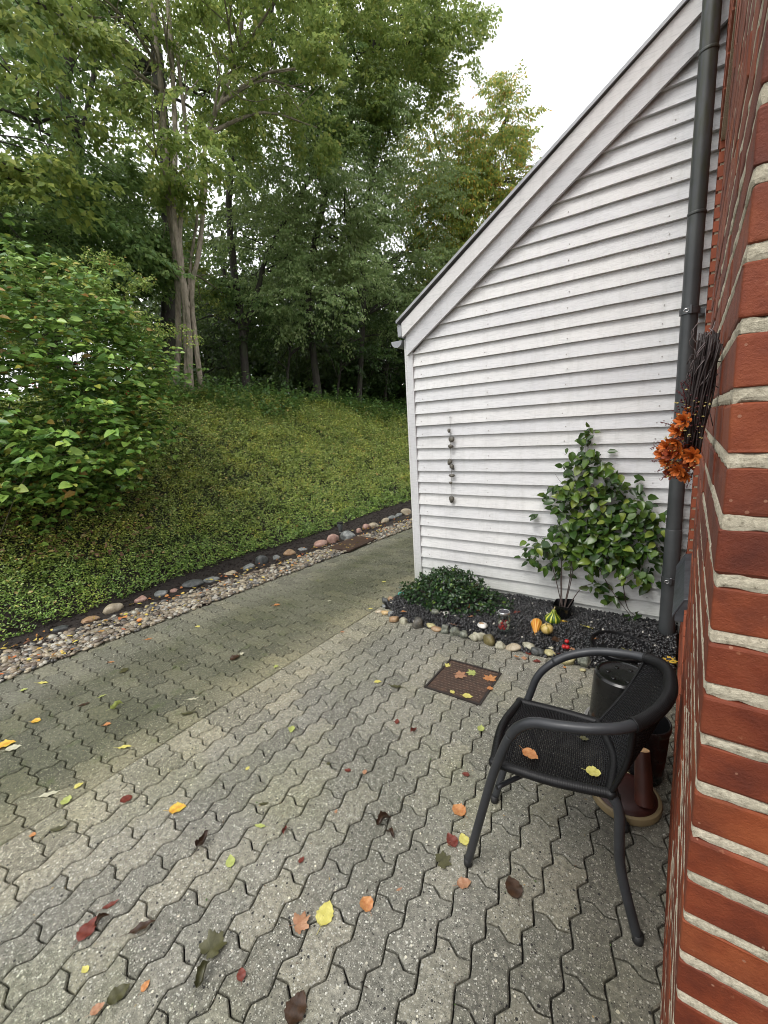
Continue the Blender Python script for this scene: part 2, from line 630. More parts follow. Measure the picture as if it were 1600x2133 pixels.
def pebbles(P, R, ICO, rough=.16, flat=(1, .78, .55), full=False):
    v, f = ICO; n = len(P)
    ax = np.stack([rng.uniform(.85, 1.25, n) * flat[0], rng.uniform(.8, 1.15, n) * flat[1], rng.uniform(.75, 1.2, n) * flat[2]], -1)
    M = rotm(n) if full else yawm(n)
    ph = rng.uniform(0, 6.28, (n, 3))
    k = 1 + rough * (np.sin(v[None, :, 0] * 2.2 + ph[:, None, 0]) + np.sin(v[None, :, 1] * 2.6 + ph[:, None, 1]) + np.sin(v[None, :, 2] * 3.1 + ph[:, None, 2])) / 2
    L = v[None] * k[..., None] * ax[:, None, :] * np.asarray(R)[:, None, None]
    W = np.einsum('nij,nkj->nki', M, L) + P[:, None, :]
    F = f[None] + (np.arange(n) * len(v))[:, None, None]
    return W.reshape(-1, 3), F.reshape(-1, 3)


gm = NT('river_pebbles'); _r = gm.n('ShaderNodeNewGeometry').outputs['Random Per Island']; _p = gm.pos()
_c = gm.ramp(_r, [(0, (.20, .165, .12)), (.16, (.36, .31, .22)), (.3, (.12, .115, .105)), (.42, (.22, .19, .14)), (.52, (.44, .42, .35)), (.62, (.13, .10, .075)),
                  (.76, (.32, .30, .26)), (.86, (.07, .066, .06)), (.94, (.28, .22, .15))], 'CONSTANT')
_c = gm.mix(.55, _c, gm.ramp(gm.noise(_p, 120, 4), [(.3, g3(.6)), (.7, g3(1.25))]), 'MULTIPLY')
gm.P(Base_Color=_c, Roughness=.42); gm.bump(gm.noise(_p, 260, 3), .25, .001)
Pp = []; Rr = []
y = rng.uniform(-.9, 8.5, 14800)
wdt = np.interp(y, [0, 1, 3, 9], [.66, .52, .40, .34])
x = edge_x(y) - .005 - rng.beta(1.0, 1.05, len(y)) * wdt
r = rng.gamma(7, .0021, len(y)).clip(.006, .034) * np.interp(y, [0, 9], [1.12, .95])
keep = rng.uniform(0, 1, len(y)) < np.interp(y, [-1, 2, 6, 9.5], [1, .9, .8, .8])
x, y, r = x[keep], y[keep], r[keep]
kk = np.array([inview(a, b, 0, 260) for a, b in zip(x, y)]); x, y, r = x[kk], y[kk], r[kk]
z = r * .35 - .006 + rng.uniform(0, .012, len(x)) + .008
near = y < 2.6
v1, f1 = pebbles(np.stack([x, y, z], -1)[near], r[near], ICO2, .1)
v2, f2 = pebbles(np.stack([x, y, z], -1)[~near], r[~near], ICO1, .1)
gobj = link('pebbles', arrmesh('pebbles', np.vstack([v1, v2]), np.vstack([f1, f2 + len(v1)]), gm.m, True))
tag(gobj, 'strip of mixed river pebbles between the path and the dark soil', 'pebbles', kind='stuff')
# sheet of soil under the pebbles
MB().box((-4.7, -3, -.011), (-3.2, 13.5, -.0075)).obj('pebble_bed', soil.m)['kind'] = 'structure'
# crumbs of soil
n = 5200
y = rng.uniform(-.5, 9, n); x = foot_x(y) + rng.uniform(-.15, .75, n)
kk = np.array([inview(a, b, 0, 10) for a, b in zip(x, y)]) & (x < edge_x(y) - .33)
x, y = x[kk], y[kk]
v, f = pebbles(np.stack([x, y, terrain(x, y) + .002], -1), rng.gamma(3, .0035, len(x)).clip(.003, .02), ICO1, .3, (1, .8, .7), True)
tag(link('soil_crumbs', arrmesh('soil_crumbs', v, f, soil.m)), 'loose dark crumbs of soil at the foot of the bank', 'soil', kind='stuff')

# ---------------------------------------------------------------- flower bed of black chippings
bed_soil = simple('bed_soil', (.012, .011, .010), .9, .4, 30, .8, dist=.006)
def bed_z(x, y):
    return .006 + .05 * np.clip((y - 2.68) / .35, 0, 1) * np.clip((x + 2.12) / .25, 0, 1) + .008 * vnoise(x, y, 5, 4)
xs = np.linspace(-2.12, .02, 60); ys = np.linspace(2.68, 3.47, 24)
XX, YY = np.meshgrid(xs, ys, indexing='ij'); ZZ = bed_z(XX, YY)
# outline of the bed: rounded at the left front corner
I = np.arange(XX.size).reshape(XX.shape)
F = np.stack([I[:-1, :-1], I[1:, :-1], I[1:, 1:], I[:-1, 1:]], -1).reshape(-1, 4)
fc = np.stack([XX, YY], -1)[:-1, :-1].reshape(-1, 2)
okf = ~((fc[:, 0] < -1.90) & (fc[:, 1] < 2.75 + (-1.90 - fc[:, 0]) * .8))
link('flower_bed', arrmesh('flower_bed', np.stack([XX, YY, ZZ], -1), F[okf], bed_soil, True))['kind'] = 'structure'
lava = NT('black_chippings'); _r = lava.n('ShaderNodeNewGeometry').outputs['Random Per Island']; _p = lava.pos()
_c = lava.ramp(_r, [(0, (.009, .009, .010)), (.5, (.018, .018, .019)), (.88, (.045, .045, .047)), (.97, (.09, .09, .09)), (.988, (.45, .43, .38))], 'CONSTANT')
lava.P(Base_Color=_c, Roughness=.30, Specular_IOR_Level=.7); lava.bump(lava.noise(_p, 300, 3), .5, .002)
n = 15500
x = rng.uniform(-2.11, .02, n); y = rng.uniform(2.67, 3.45, n)
kk = ~((x < -1.92) & (y < 2.74 + (-1.92 - x) * .85))
x, y = x[kk], y[kk]
v, f = pebbles(np.stack([x, y, bed_z(x, y) + rng.uniform(-.003, .013, len(x))], -1), rng.uniform(.006, .0135, len(x)), ICO1, .38, (1, .8, .75), True)
tag(link('black_chippings', arrmesh('black_chippings', v, f, lava.m)), 'wet black lava chippings covering the flower bed', 'chippings', kind='stuff')
# ================================================================ THE WHITE HOUSE
wp = NT('white_painted_wood'); _p = wp.pos()
_g = wp.noise(wp.mapping(_p, (3.0, 3.0, 40)), 4, 6, .65)
_c = wp.ramp(wp.noise(_p, 2.2, 4), [(.3, (.64, .64, .645)), (.7, (.72, .72, .715))])
_c = wp.mix(.9, _c, wp.ramp(_g, [(.25, (.72, .73, .74)), (.5, (1, 1, 1)), (.8, (1.03, 1.03, 1.03))]), 'MULTIPLY')
_c = wp.mix(wp.math('MULTIPLY', wp.ramp(wp.noise(_p, 34, 3, .8), [(.70, g3(0)), (.76, g3(1))]), .55), _c, (.25, .24, .22))
_rr = wp.n('ShaderNodeObjectInfo').outputs['Random']
_c = wp.mix(1.0, _c, wp.ramp(_rr, [(0, (.91, .915, .93)), (.5, g3(.98)), (1, (1.03, 1.02, 1.0))]), 'MULTIPLY')
_s2 = wp.n('ShaderNodeSeparateXYZ', None, Vector=_p)
_c = wp.mix(wp.math('MULTIPLY', wp.ramp(wp.math('ADD', _s2.outputs[2], wp.math('MULTIPLY', wp.noise(_p, 4, 4), .25)), [(.14, g3(1)), (.50, g3(0))]), .62), _c, (.45, .47, .40))
_st = wp.ramp(wp.noise(wp.mapping(_p, (16, 16, .9)), 1.5, 5, .7), [(.50, g3(0)), (.72, g3(1))])
_c = wp.mix(wp.math('MULTIPLY', _st, .30), _c, (.42, .42, .39))
_bl = wp.ramp(wp.noise(_p, 3.2, 5, .65), [(.55, g3(0)), (.72, g3(1))])
_c = wp.mix(wp.math('MULTIPLY', _bl, .16), _c, (.50, .48, .50))
wp.P(Base_Color=_c, Roughness=.5)
_h = wp.math('ADD', wp.math('MULTIPLY', wp.noise(wp.mapping(_p, (6, 6, 90)), 5, 6, .7), 1.0), wp.math('MULTIPLY', wp.noise(_p, 45, 5, .7), .55))
wp.bump(_h, .55, .004)
WP = wp.m
NAILM = simple('rusty_nail', (.42, .40, .38), .6, .3, 40, 0)
NAIL = MB().lathe([(.0045, 0), (.0045, .0012), (.0, .0018)], sides=8).mesh('nail', NAILM)
grey_metal = simple('grey_zinc', (.30, .31, .32), .42, .18, 8, .15, metal=.35)
roof_grey = simple('roof_felt', (.20, .205, .215), .8, .3, 20, .6)
dark_gap = simple('shadowed_timber', (.05, .05, .05), .8, .2, 10, .1)

house = thing('white_house', 'white weatherboarded house gable with a steep rake, right of the path', 'house', (-1.0, SIDE_Y, 0))
HO = np.array([-1.0, SIDE_Y, 0.0])
RS = .678                                                # roof slope
def rake(x): return 2.156 + RS * (x + 2.083)            # lower edge of the lower bargeboard
TOPX = .42
def hmesh(mb, name, mats, **k):
    mb.v = [np.asarray(q) - HO for q in mb.v]
    return mb.obj(name, mats, house, **k)
# wall core
mb = MB(); mb.prism([(-2.055, -.05), (TOPX + 2.2, -.05), (TOPX + 2.2, rake(TOPX) + .25), (TOPX, rake(TOPX) + .25), (-2.055, 2.30)], 1, SIDE_Y + .008, SIDE_Y + 6.5)
hmesh(mb, 'wall', WP)
# boards
k = -19
while True:
    zb = 2.163 - .1031 * k
    if zb < -.06: break
    zt = zb + .122
    x0b = -2.045
    if zt > 2.13: x0b = max(x0b, -2.083 + (zb - 2.156) / RS - .02)
    x0t = max(x0b, -2.083 + (zt - 2.156) / RS - .02)
    if x0b < TOPX - .02:
        mb = MB(); j = rng.normal(0, .0012, 6)
        xe = TOPX
        yb, yt = SIDE_Y - .031, SIDE_Y - .001
        n = 14
        xb_ = np.linspace(x0b, xe, n); xt_ = np.linspace(x0t, xe, n)
        wv = np.cumsum(rng.normal(0, .0006, n)) + rng.normal(0, .0006, n); wv -= wv.mean()
        V = []
        for a in range(n):
            V += [(xb_[a], yb + j[0] + wv[a] * .8, zb + wv[a]), (xt_[a], yt + j[1], zt + j[2]), (xt_[a], SIDE_Y + .006, zt + j[2]), (xb_[a], SIDE_Y - .004, zb + wv[a])]
        Fq = []
        for a in range(n - 1):
            for q in range(4):
                Fq.append((a * 4 + q, a * 4 + (q + 1) % 4, a * 4 + 4 + (q + 1) % 4, a * 4 + 4 + q))
        Fq += [(0, 3, 2, 1), ((n - 1) * 4, (n - 1) * 4 + 1, (n - 1) * 4 + 2, (n - 1) * 4 + 3)]
        mb.add(V, [tuple(reversed(q)) for q in Fq])
        bo_ = hmesh(mb, 'siding_board', WP)
        for xn in (-1.96, -1.36, -.76, -.18):
            if xn > x0b + .06 and rng.uniform() < .8:
                link('nail', NAIL, bo_, (xn + rng.normal(0, .01) - HO[0], yb + .002 - HO[1] - .0015 + .004, zb + .028 + rng.normal(0, .003)), (math.pi / 2, 0, 0))
    k += 1
    if k > 40: break
# corner boards
hmesh(MB().box((-2.106, SIDE_Y - .036, -.03), (-2.040, SIDE_Y - .006, 2.34)), 'corner_board', WP, bevel=.003)
hmesh(MB().box((-2.128, SIDE_Y - .028, -.03), (-2.110, SIDE_Y + .10, 2.30)), 'corner_board', WP, bevel=.003)
# side wall boards, seen only from the side
for q in range(22):
    z0 = .02 + q * .1031
    hmesh(MB().prism([(-2.078, z0), (-2.098, z0), (-2.062, z0 + .12)], 1, SIDE_Y + .11, SIDE_Y + 6.5), 'siding_board', WP)
# bargeboards
def barge(lo, hi, y0, y1, name, mat, xs=-2.083):
    c, s = 1, RS
    mb = MB(); mb.prism([(xs, 2.156 + lo), (TOPX, rake(TOPX) + lo), (TOPX, rake(TOPX) + hi), (xs, 2.156 + hi)], 1, y0, y1)
    return hmesh(mb, name, mat)
barge(0.0, .168, SIDE_Y - .062, SIDE_Y - .036, 'bargeboard', WP)
barge(.150, .268, SIDE_Y - .092, SIDE_Y - .066, 'bargeboard', WP, -2.105)
barge(.16, .23, SIDE_Y - .0655, SIDE_Y + .01, 'soffit', WP)
barge(.2685, .292, SIDE_Y - .112, SIDE_Y - .03, 'roof_edge_strip', grey_metal, -2.15)
mb = MB(); mb.prism([(-2.19, 2.375), (TOPX + 2.2, rake(TOPX + 2.2) + .27), (TOPX + 2.2, rake(TOPX + 2.2) + .32), (-2.19, 2.425)], 1, SIDE_Y - .0295, SIDE_Y + 6.6)
hmesh(mb, 'roof', roof_grey)
# eave end piece and gutter
hmesh(MB().box((-2.150, SIDE_Y - .090, 2.315), (-2.108, SIDE_Y + .02, 2.405)), 'eave_flashing', grey_metal, bevel=.003)
mb = MB(); pr = []
for a in np.linspace(math.pi, 2 * math.pi, 12): pr.append((-2.185 + .056 * math.cos(a), 2.292 + .056 * math.sin(a)))
for a in np.linspace(2 * math.pi, math.pi, 12): pr.append((-2.185 + .052 * math.cos(a), 2.294 + .052 * math.sin(a)))
mb.prism(pr, 1, SIDE_Y - .055, SIDE_Y + 6.5)
g = hmesh(mb, 'gutter', grey_metal)
mb = MB(); mb.prism([(-2.185 + .056 * math.cos(a), 2.292 + .056 * math.sin(a)) for a in np.linspace(math.pi, 2 * math.pi, 12)], 1, SIDE_Y - .060, SIDE_Y - .0555)
mb.v = [np.asarray(q) - HO for q in mb.v]; mb.obj('gutter_end', grey_metal, g)
hmesh(MB().tube([(-2.165, SIDE_Y + .25, -.02), (-2.165, SIDE_Y + .25, 2.25)], .030, 12), 'rain_pipe', simple('black_pipe', (.05, .055, .06), .4))

# ================================================================ THE BRICK WALL
bk = NT('red_brick'); _p = bk.pos(); _r = bk.n('ShaderNodeObjectInfo').outputs['Random']
_c = bk.ramp(bk.noise(_p, 14, 5, .6), [(.28, (.10, .019, .008)), (.5, (.185, .038, .013)), (.75, (.26, .066, .024))])
_c = bk.mix(1.0, _c, bk.ramp(_r, [(0, (.66, .60, .62)), (.35, (.95, .92, .95)), (.7, (1.05, 1.08, 1.05)), (1, (1.22, 1.34, 1.2))]), 'MULTIPLY')
_c = bk.mix(bk.math('MULTIPLY', bk.ramp(bk.noise(_p, 55, 4, .7), [(.66, g3(0)), (.74, g3(1))]), .5), _c, (.40, .17, .09))
_sx = bk.n('ShaderNodeSeparateXYZ', None, Vector=bk.n('ShaderNodeNewGeometry').outputs['Normal'])
bk.P(Base_Color=_c, Roughness=.62, Specular_IOR_Level=.35)
_pv = bk.n('ShaderNodeTexVoronoi', {'feature': 'F1'}, Vector=_p, Scale=70)
_ps = bk.n('ShaderNodeSeparateColor', None, Color=_pv.outputs['Color'])
_pit = bk.math('MULTIPLY', bk.math('LESS_THAN', _pv.outputs['Distance'], bk.math('MULTIPLY', _ps.outputs[1], .25)), bk.math('GREATER_THAN', _ps.outputs[0], .78))
_c = bk.mix(bk.math('MULTIPLY', bk.ramp(bk.noise(_p, 5, 5, .7), [(.45, g3(0)), (.68, g3(1))]), .45), _c, (.055, .016, .010))
_c = bk.mix(bk.math('MULTIPLY', _pit, .7), _c, (.32, .16, .10))
bk.P(Base_Color=_c)
bk.bump(bk.math('SUBTRACT', bk.math('ADD', bk.noise(_p, 260, 5, .75), bk.math('MULTIPLY', bk.noise(_p, 18, 4), 1.6)), _pit), .55, .003)
BK = bk.m
mt = NT('sand_mortar'); _p = mt.pos()
_c = mt.ramp(mt.noise(_p, 150, 5, .75), [(.27, (.14, .12, .085)), (.42, (.44, .39, .30)), (.60, (.62, .56, .44)), (.8, (.76, .71, .60))])
_c = mt.mix(.6, _c, mt.ramp(mt.noise(_p, 9, 3), [(.35, (.78, .80, .74)), (.7, (1.08, 1.05, 1))]), 'MULTIPLY')
mt.P(Base_Color=_c, Roughness=.9); mt.bump(mt.noise(_p, 300, 6, .8), .8, .004)
MT = mt.m
zinc = simple('lead_flashing', (.055, .060, .068), .45, .35, 14, .5, dist=.003)

ARR_Y = .578
COURSE, Z0 = .0667, 1.53 + .0128 - 24 * .0667            # centre of a mortar joint
JT = .0145
wall = thing('brick_wall', 'red brick wall with sand coloured joints, very close at the right edge', 'wall', (WALL_X, ARR_Y, 0))
WO = np.array([WALL_X, ARR_Y, 0])
def wmesh(mb, name, mats, parent=None, **k):
    mb.v = [np.asarray(q) - WO for q in mb.v]
    return mb.obj(name, mats, parent or wall, **k)


def brick_mesh(x0, x1, y0, y1, z0, z1, r=.0040, rough=.0009):
    """brick with a worn, rounded outline: grid box with rounded corners"""
    mb = MB()
    def lin(a, b): return [a, a + r * .45, a + r * 1.15] + [b - r * 1.15, b - r * .45, b]
    X, Y, Z = lin(x0, x1), lin(y0, y1), lin(z0, z1)
    idx = {}; V = []
    def vid(i, j, k):
        key = (i, j, k)
        if key not in idx:
            p = np.array([X[i], Y[j], Z[k]])
            lo = np.array([x0 + r, y0 + r, z0 + r]); hi = np.array([x1 - r, y1 - r, z1 - r])
            q = np.clip(p, lo, hi); d = p - q; l = np.linalg.norm(d)
            if l > 1e-9: p = q + d / l * min(l, r)
            p = p + np.array([vnoise(p[1] * 9, p[2] * 60, 7, 1), vnoise(p[0] * 9, p[2] * 60, 7, 2), vnoise(p[0] * 14, p[1] * 14, 7, 3)]) * rough
            idx[key] = len(V); V.append(p)
        return idx[key]
    F = []
    for a in range(5):
        for b in range(5):
            F.append((vid(a, 0, b), vid(a + 1, 0, b), vid(a + 1, 0, b + 1), vid(a, 0, b + 1)))
            F.append((vid(0, a + 1, b), vid(0, a, b), vid(0, a, b + 1), vid(0, a + 1, b + 1)))
            F.append((vid(a, b, 5), vid(a + 1, b, 5), vid(a + 1, b + 1, 5), vid(a, b + 1, 5)))
            F.append((vid(a, b + 1, 0), vid(a + 1, b + 1, 0), vid(a + 1, b, 0), vid(a, b, 0)))
    mb.add(V, F)
    return mb


def mortar_strip(name, parent, zc, jt):
    """one bed joint running round the corner, slightly recessed and uneven"""
    mb = MB(); rec = .0012
    path_ = [(WALL_X + .62, ARR_Y + rec)] + [(WALL_X + t, ARR_Y + rec) for t in np.linspace(.30, .008, 26)] + [(WALL_X + rec + .0012, ARR_Y + rec + .0012)] + \
            [(WALL_X + rec, ARR_Y + t) for t in np.linspace(.008, .62, 34)]
    n = len(path_); V = []
    for i, (a, b) in enumerate(path_):
        e0 = rng.normal(0, .0011); e1 = rng.normal(0, .0011); bl = rng.uniform(-.0008, .0010)
        nx_, ny_ = (0, 1) if i < 27 else (1, 0)
        for (dz, dp) in ((-jt / 2 - .003 + e0, .006), (-jt / 2 + e0, bl * .3), (-jt * .16, -.0012 + bl), (jt * .2, -.0010 + bl), (jt / 2 + e1, bl * .3), (jt / 2 + .003 + e1, .006)):
            V.append((a + nx_ * dp, b + ny_ * dp, zc + dz))
    F = []
    for i in range(n - 1):
        for q in range(5):
            F.append((i * 6 + q, (i + 1) * 6 + q, (i + 1) * 6 + q + 1, i * 6 + q + 1))
    mb.add(V, [tuple(reversed(f)) for f in F])
    return wmesh(mb, name, MT, parent)


PIER_Y1 = 1.70
LOWX = .035
# mortar core bodies
core = MB()
core.box((WALL_X + .0075, ARR_Y + .0075, -.05), (1.6, PIER_Y1 - .004, 6.4))                    # near pier
core.box((LOWX + .0075, PIER_Y1 - .004, -.05), (1.6, SIDE_Y - .03, .60))                     # low wall
core.box((LOWX + .0075, PIER_Y1 - .004, 2.92), (1.6, SIDE_Y - .115, 6.4))                    # lintel over the recess
core.box((.048, 3.20, .60), (1.6, SIDE_Y - .03, 2.92))                                         # far jamb
core.box((.30, PIER_Y1 - .004, .60), (1.6, 3.20, 2.92))                                        # back of recess
wmesh(core, 'mortar', MT)
near_courses = 46
for kz in range(0, 96):
    z0 = Z0 + kz * COURSE + JT / 2; z1 = z0 + COURSE - JT
    alt = kz % 2
    zc = Z0 + kz * COURSE
    # camera-facing end face of the pier
    near_ = .0 < zc < 2.35
    e = lambda: rng.normal(0, .0007)
    x_ = WALL_X
    first = (.228 if alt else .108)
    yd = (.108 if alt else .228)
    if near_:
        wmesh(brick_mesh(x_ + e(), x_ + first, ARR_Y + e(), ARR_Y + yd, z0, z1), 'brick', BK)
        xx = x_ + first + .012
        while xx < x_ + .46:
            wmesh(brick_mesh(xx, xx + .228, ARR_Y + e(), ARR_Y + .108, z0, z1), 'brick', BK); xx += .24
        yy = ARR_Y + yd + .012
        while yy < PIER_Y1 - .04:
            y2 = min(yy + .228, PIER_Y1)
            wmesh(brick_mesh(x_ + e(), x_ + .108, yy, y2, z0, z1), 'brick', BK); yy += .24
        mortar_strip('mortar_joint', None, zc, JT)
far = MB()
for kz in range(0, 96):
    z0 = Z0 + kz * COURSE + JT / 2; z1 = z0 + COURSE - JT; zc = Z0 + kz * COURSE
    alt = kz % 2
    def fb(a, b):
        far.box(a, b)
    e = rng.normal(0, .0008)
    if not (.0 < zc < 2.35):
        first = (.228 if alt else .108); yd = (.108 if alt else .228)
        fb((WALL_X + e, ARR_Y + e, z0), (WALL_X + first, ARR_Y + yd, z1))
        fb((WALL_X + first + .012, ARR_Y + e, z0), (WALL_X + first + .24, ARR_Y + .1, z1))
        yy = ARR_Y + yd + .012
        while yy < PIER_Y1 - .04:
            fb((WALL_X + e, yy, z0), (WALL_X + .1, min(yy + .228, PIER_Y1), z1)); yy += .24
    if z0 > 2.90 or z1 < .61:
        yy = PIER_Y1 + .012 - (.12 if alt else 0) + (.12 if alt else 0)
        ye = SIDE_Y - .11 if z0 > 2.9 else SIDE_Y - .028
        while yy < ye - .03:
            ee = rng.normal(0, .0012)
            fb((LOWX + ee, yy, z0), (LOWX + .1, min(yy + (.108 if (alt and yy < PIER_Y1 + .05) else .228), ye), z1)); yy += .12 if (alt and yy < PIER_Y1 + .05) else .24
    elif zc < 2.92:
        xx = .040
        fb((xx, 3.192, z0), (xx + (.108 if alt else .228), 3.30, z1))
        fb((xx + (.12 if alt else .24), 3.192, z0), (xx + .35, 3.30, z1))
        for yy in (1.70, 1.94, 2.18, 2.42, 2.66, 2.9):
            fb((.293, yy + (.1 if alt else 0), z0), (.35, yy + .228 + (.1 if alt else 0) if yy < 2.8 else 3.19, z1))
        for yy in (3.312,):
            fb((.040, yy, z0), (.1, SIDE_Y - .03, z1))
o = wmesh(far, 'brick', simple('far_brick', (.26, .064, .027), .75, .3, 9, .4)); o['kind'] = 'stuff'
# lead capping on the low wall
mb = MB(); mb.prism([(-.012, .565), (-.010, .572), (.030, .655), (.30, .700), (.30, .690), (.034, .648), (-.004, .563), (-.008, .556)], 1, 2.36, 3.18)
sill = wmesh(mb, 'lead_cap', zinc, bevel=.002)
tag(sill, 'dark lead flashing folded over the low part of the wall')
mb = MB(); mb.prism([(.0, .54), (.0, .565), (.03, .65), (.30, .69), (.30, .54)], 1, 2.3625, 2.366); wmesh(mb, 'lead_cap_end', zinc)

# ================================================================ DOWNPIPE
pipem = NT('grey_plastic_pipe'); _p = pipem.pos()
_c = pipem.ramp(pipem.noise(_p, 6, 4), [(.3, (.036, .040, .042)), (.7, (.062, .067, .069))])
_s3 = pipem.n('ShaderNodeSeparateXYZ', None, Vector=_p)
_m = pipem.ramp(_s3.outputs[2], [(0, g3(0)), (1, g3(1))])
_zz = pipem.n('ShaderNodeMapRange', None, Value=_s3.outputs[2]); _zz.inputs[1].default_value = 2.3; _zz.inputs[2].default_value = 3.1
_mm = pipem.math('MULTIPLY', _zz.outputs[0], pipem.ramp(pipem.noise(pipem.mapping(_p, (14, 14, 3)), 2.2, 4), [(.40, g3(0)), (.62, g3(1))]))
_c = pipem.mix(pipem.math('MULTIPLY', _mm, .75), _c, (.030, .036, .010))
pipem.P(Base_Color=_c, Roughness=.42); pipem.bump(pipem.noise(_p, 60, 4), .12, .002)
PX, PY = -.040, 3.285
pipe = thing('downpipe', 'grey plastic downpipe with green algae standing in front of the white gable', 'downpipe', (PX, PY, 0))
smooth_angle(MB().lathe([(.0435, z) for z in np.linspace(.03, 5.8, 24)], sides=32).obj('pipe', pipem.m, pipe), 40)
smooth_angle(MB().lathe([(.0470, .0), (.0470, .4), (.0470, .778), (.0462, .782), (.0440, .784)], sides=32).obj('pipe_sleeve', pipem.m, pipe), 30)
for z in (2.62, 3.40):
    MB().lathe([(.0462, z), (.0472, z + .004), (.0472, z + .012), (.0462, z + .016)], sides=28).obj('pipe_joint', pipem.m, pipe, smooth=True)
clampm = simple('clamp_steel', (.10, .105, .11), .35, .2, 20, .1, metal=.6)
for z in (.42, 2.09):
    c = MB().lathe([(.0475, z), (.0515, z + .002), (.0515, z + .036), (.0475, z + .038)], sides=32).obj('pipe_clamp', clampm, pipe, smooth=False)
    MB().tube([(-.016 + .012 * math.cos(a), -.058, z + .019 + .010 * math.sin(a)) for a in np.linspace(0, 6.28, 14)], .0022, 6).obj('clamp_eye', simple('bright_steel', (.5, .5, .5), .3, metal=.9), c)
    MB().box((-.002, -.062, z - .002), (.012, -.048, z + .046)).obj('clamp_bolt', clampm, c, bevel=.002)
    MB().box((.04, .03, z + .004), (.075, .16, z + .034)).obj('clamp_bracket', clampm, c)
# ================================================================ VEGETATION
def leaf_arrays(P, D, N, L, W, six=False, fold=.12, droop=.12):
    D = unit(D); Sd = unit(np.cross(N, D)); N = np.cross(D, Sd)
    L = np.asarray(L)[:, None]; W = np.asarray(W)[:, None]
    if not six:
        v = np.stack([P, P + D * L * .45 + Sd * W / 2 + N * W * fold, P + D * L - N * L * droop, P + D * L * .45 - Sd * W / 2 + N * W * fold], 1)
        f = np.array([[0, 1, 2], [0, 2, 3]])
        k = 4
    else:
        v = np.stack([P, P + D * L * .30 + Sd * W * .46 + N * W * fold, P + D * L * .68 + Sd * W * .36 + N * (W * fold - L * droop * .5), P + D * L - N * L * droop,
                      P + D * L * .68 - Sd * W * .36 + N * (W * fold - L * droop * .5), P + D * L * .30 - Sd * W * .46 + N * W * fold], 1)
        f = np.array([[0, 1, 2, 3], [0, 3, 4, 5]])
        k = 6
    F = f[None] + (np.arange(len(P)) * k)[:, None, None]
    return v.reshape(-1, 3), F.reshape(-1, f.shape[1])


def make_spray(nl, flat=.25, dr=.35, r=rng):
    """leaves along a forked twig, local x outwards, length 1"""
    P = []; D = []
    nt = 5
    for t in range(nt + 1):
        if t == nt: b = np.array([.35, 0, 0]); d = np.array([1.0, 0, 0]); ln = .65
        else:
            b = np.array([.1 + .75 * t / nt, 0, 0]); s = 1 if t % 2 else -1
            a = s * r.uniform(.6, 1.0); d = np.array([math.cos(a), math.sin(a), r.normal(0, .15)]); ln = r.uniform(.35, .6) * (1.1 - .6 * t / nt)
        m = max(2, int(nl / (nt + 1)))
        for i in range(m):
            u = (i + .6) / m
            p = b + d * ln * u + np.array([0, 0, -dr * (np.linalg.norm(b[:2] + d[:2] * ln * u)) ** 2 * .5])
            a = (1 if i % 2 else -1) * r.uniform(.4, 1.1)
            c, s_ = math.cos(a), math.sin(a)
            dd = np.array([d[0] * c - d[1] * s_, d[0] * s_ + d[1] * c, -dr + r.normal(0, .3)])
            P.append(p + r.normal(0, .02, 3)); D.append(dd)
    P = np.array(P); D = unit(D); N = unit(np.array([0, 0, 1.0]) + r.normal(0, flat, (len(P), 3)))
    return P, D, N


SPRAYS = {}
def spray_cloud(O, dirs, scale, nl, leafL, leafW, flat, dr, six=False, key=0):
    k = (nl, flat, dr, key)
    if k not in SPRAYS: SPRAYS[k] = [make_spray(nl, flat, dr) for _ in range(7)]
    Vs = []; Fs = []; off = 0
    dirs = unit(dirs)
    pick = rng.integers(0, 7, len(O))
    for t in range(7):
        m = pick == t
        if not m.any(): continue
        P, D, N = SPRAYS[k][t]
        X = dirs[m]; up = np.tile([0, 0, 1.0], (m.sum(), 1)) + rng.normal(0, .25, (m.sum(), 3))
        Y = unit(np.cross(up, X)); Z = np.cross(X, Y)
        R = np.stack([X, Y, Z], -1)
        s = scale[m][:, None, None]
        WP_ = np.einsum('nij,kj->nki', R, P) * s + O[m][:, None, :]
        WD = np.einsum('nij,kj->nki', R, D) + [0, 0, -dr * .5]; WN = np.einsum('nij,kj->nki', R, N)
        q = len(P) * m.sum()
        l = leafL * rng.uniform(.6, 1.25, q); w = leafW * rng.uniform(.65, 1.2, q)
        v, f = leaf_arrays(WP_.reshape(-1, 3), WD.reshape(-1, 3), WN.reshape(-1, 3), l, w, six, fold=.10, droop=.15)
        Vs.append(v); Fs.append(f + off); off += len(v)
    return np.vstack(Vs), np.vstack(Fs)


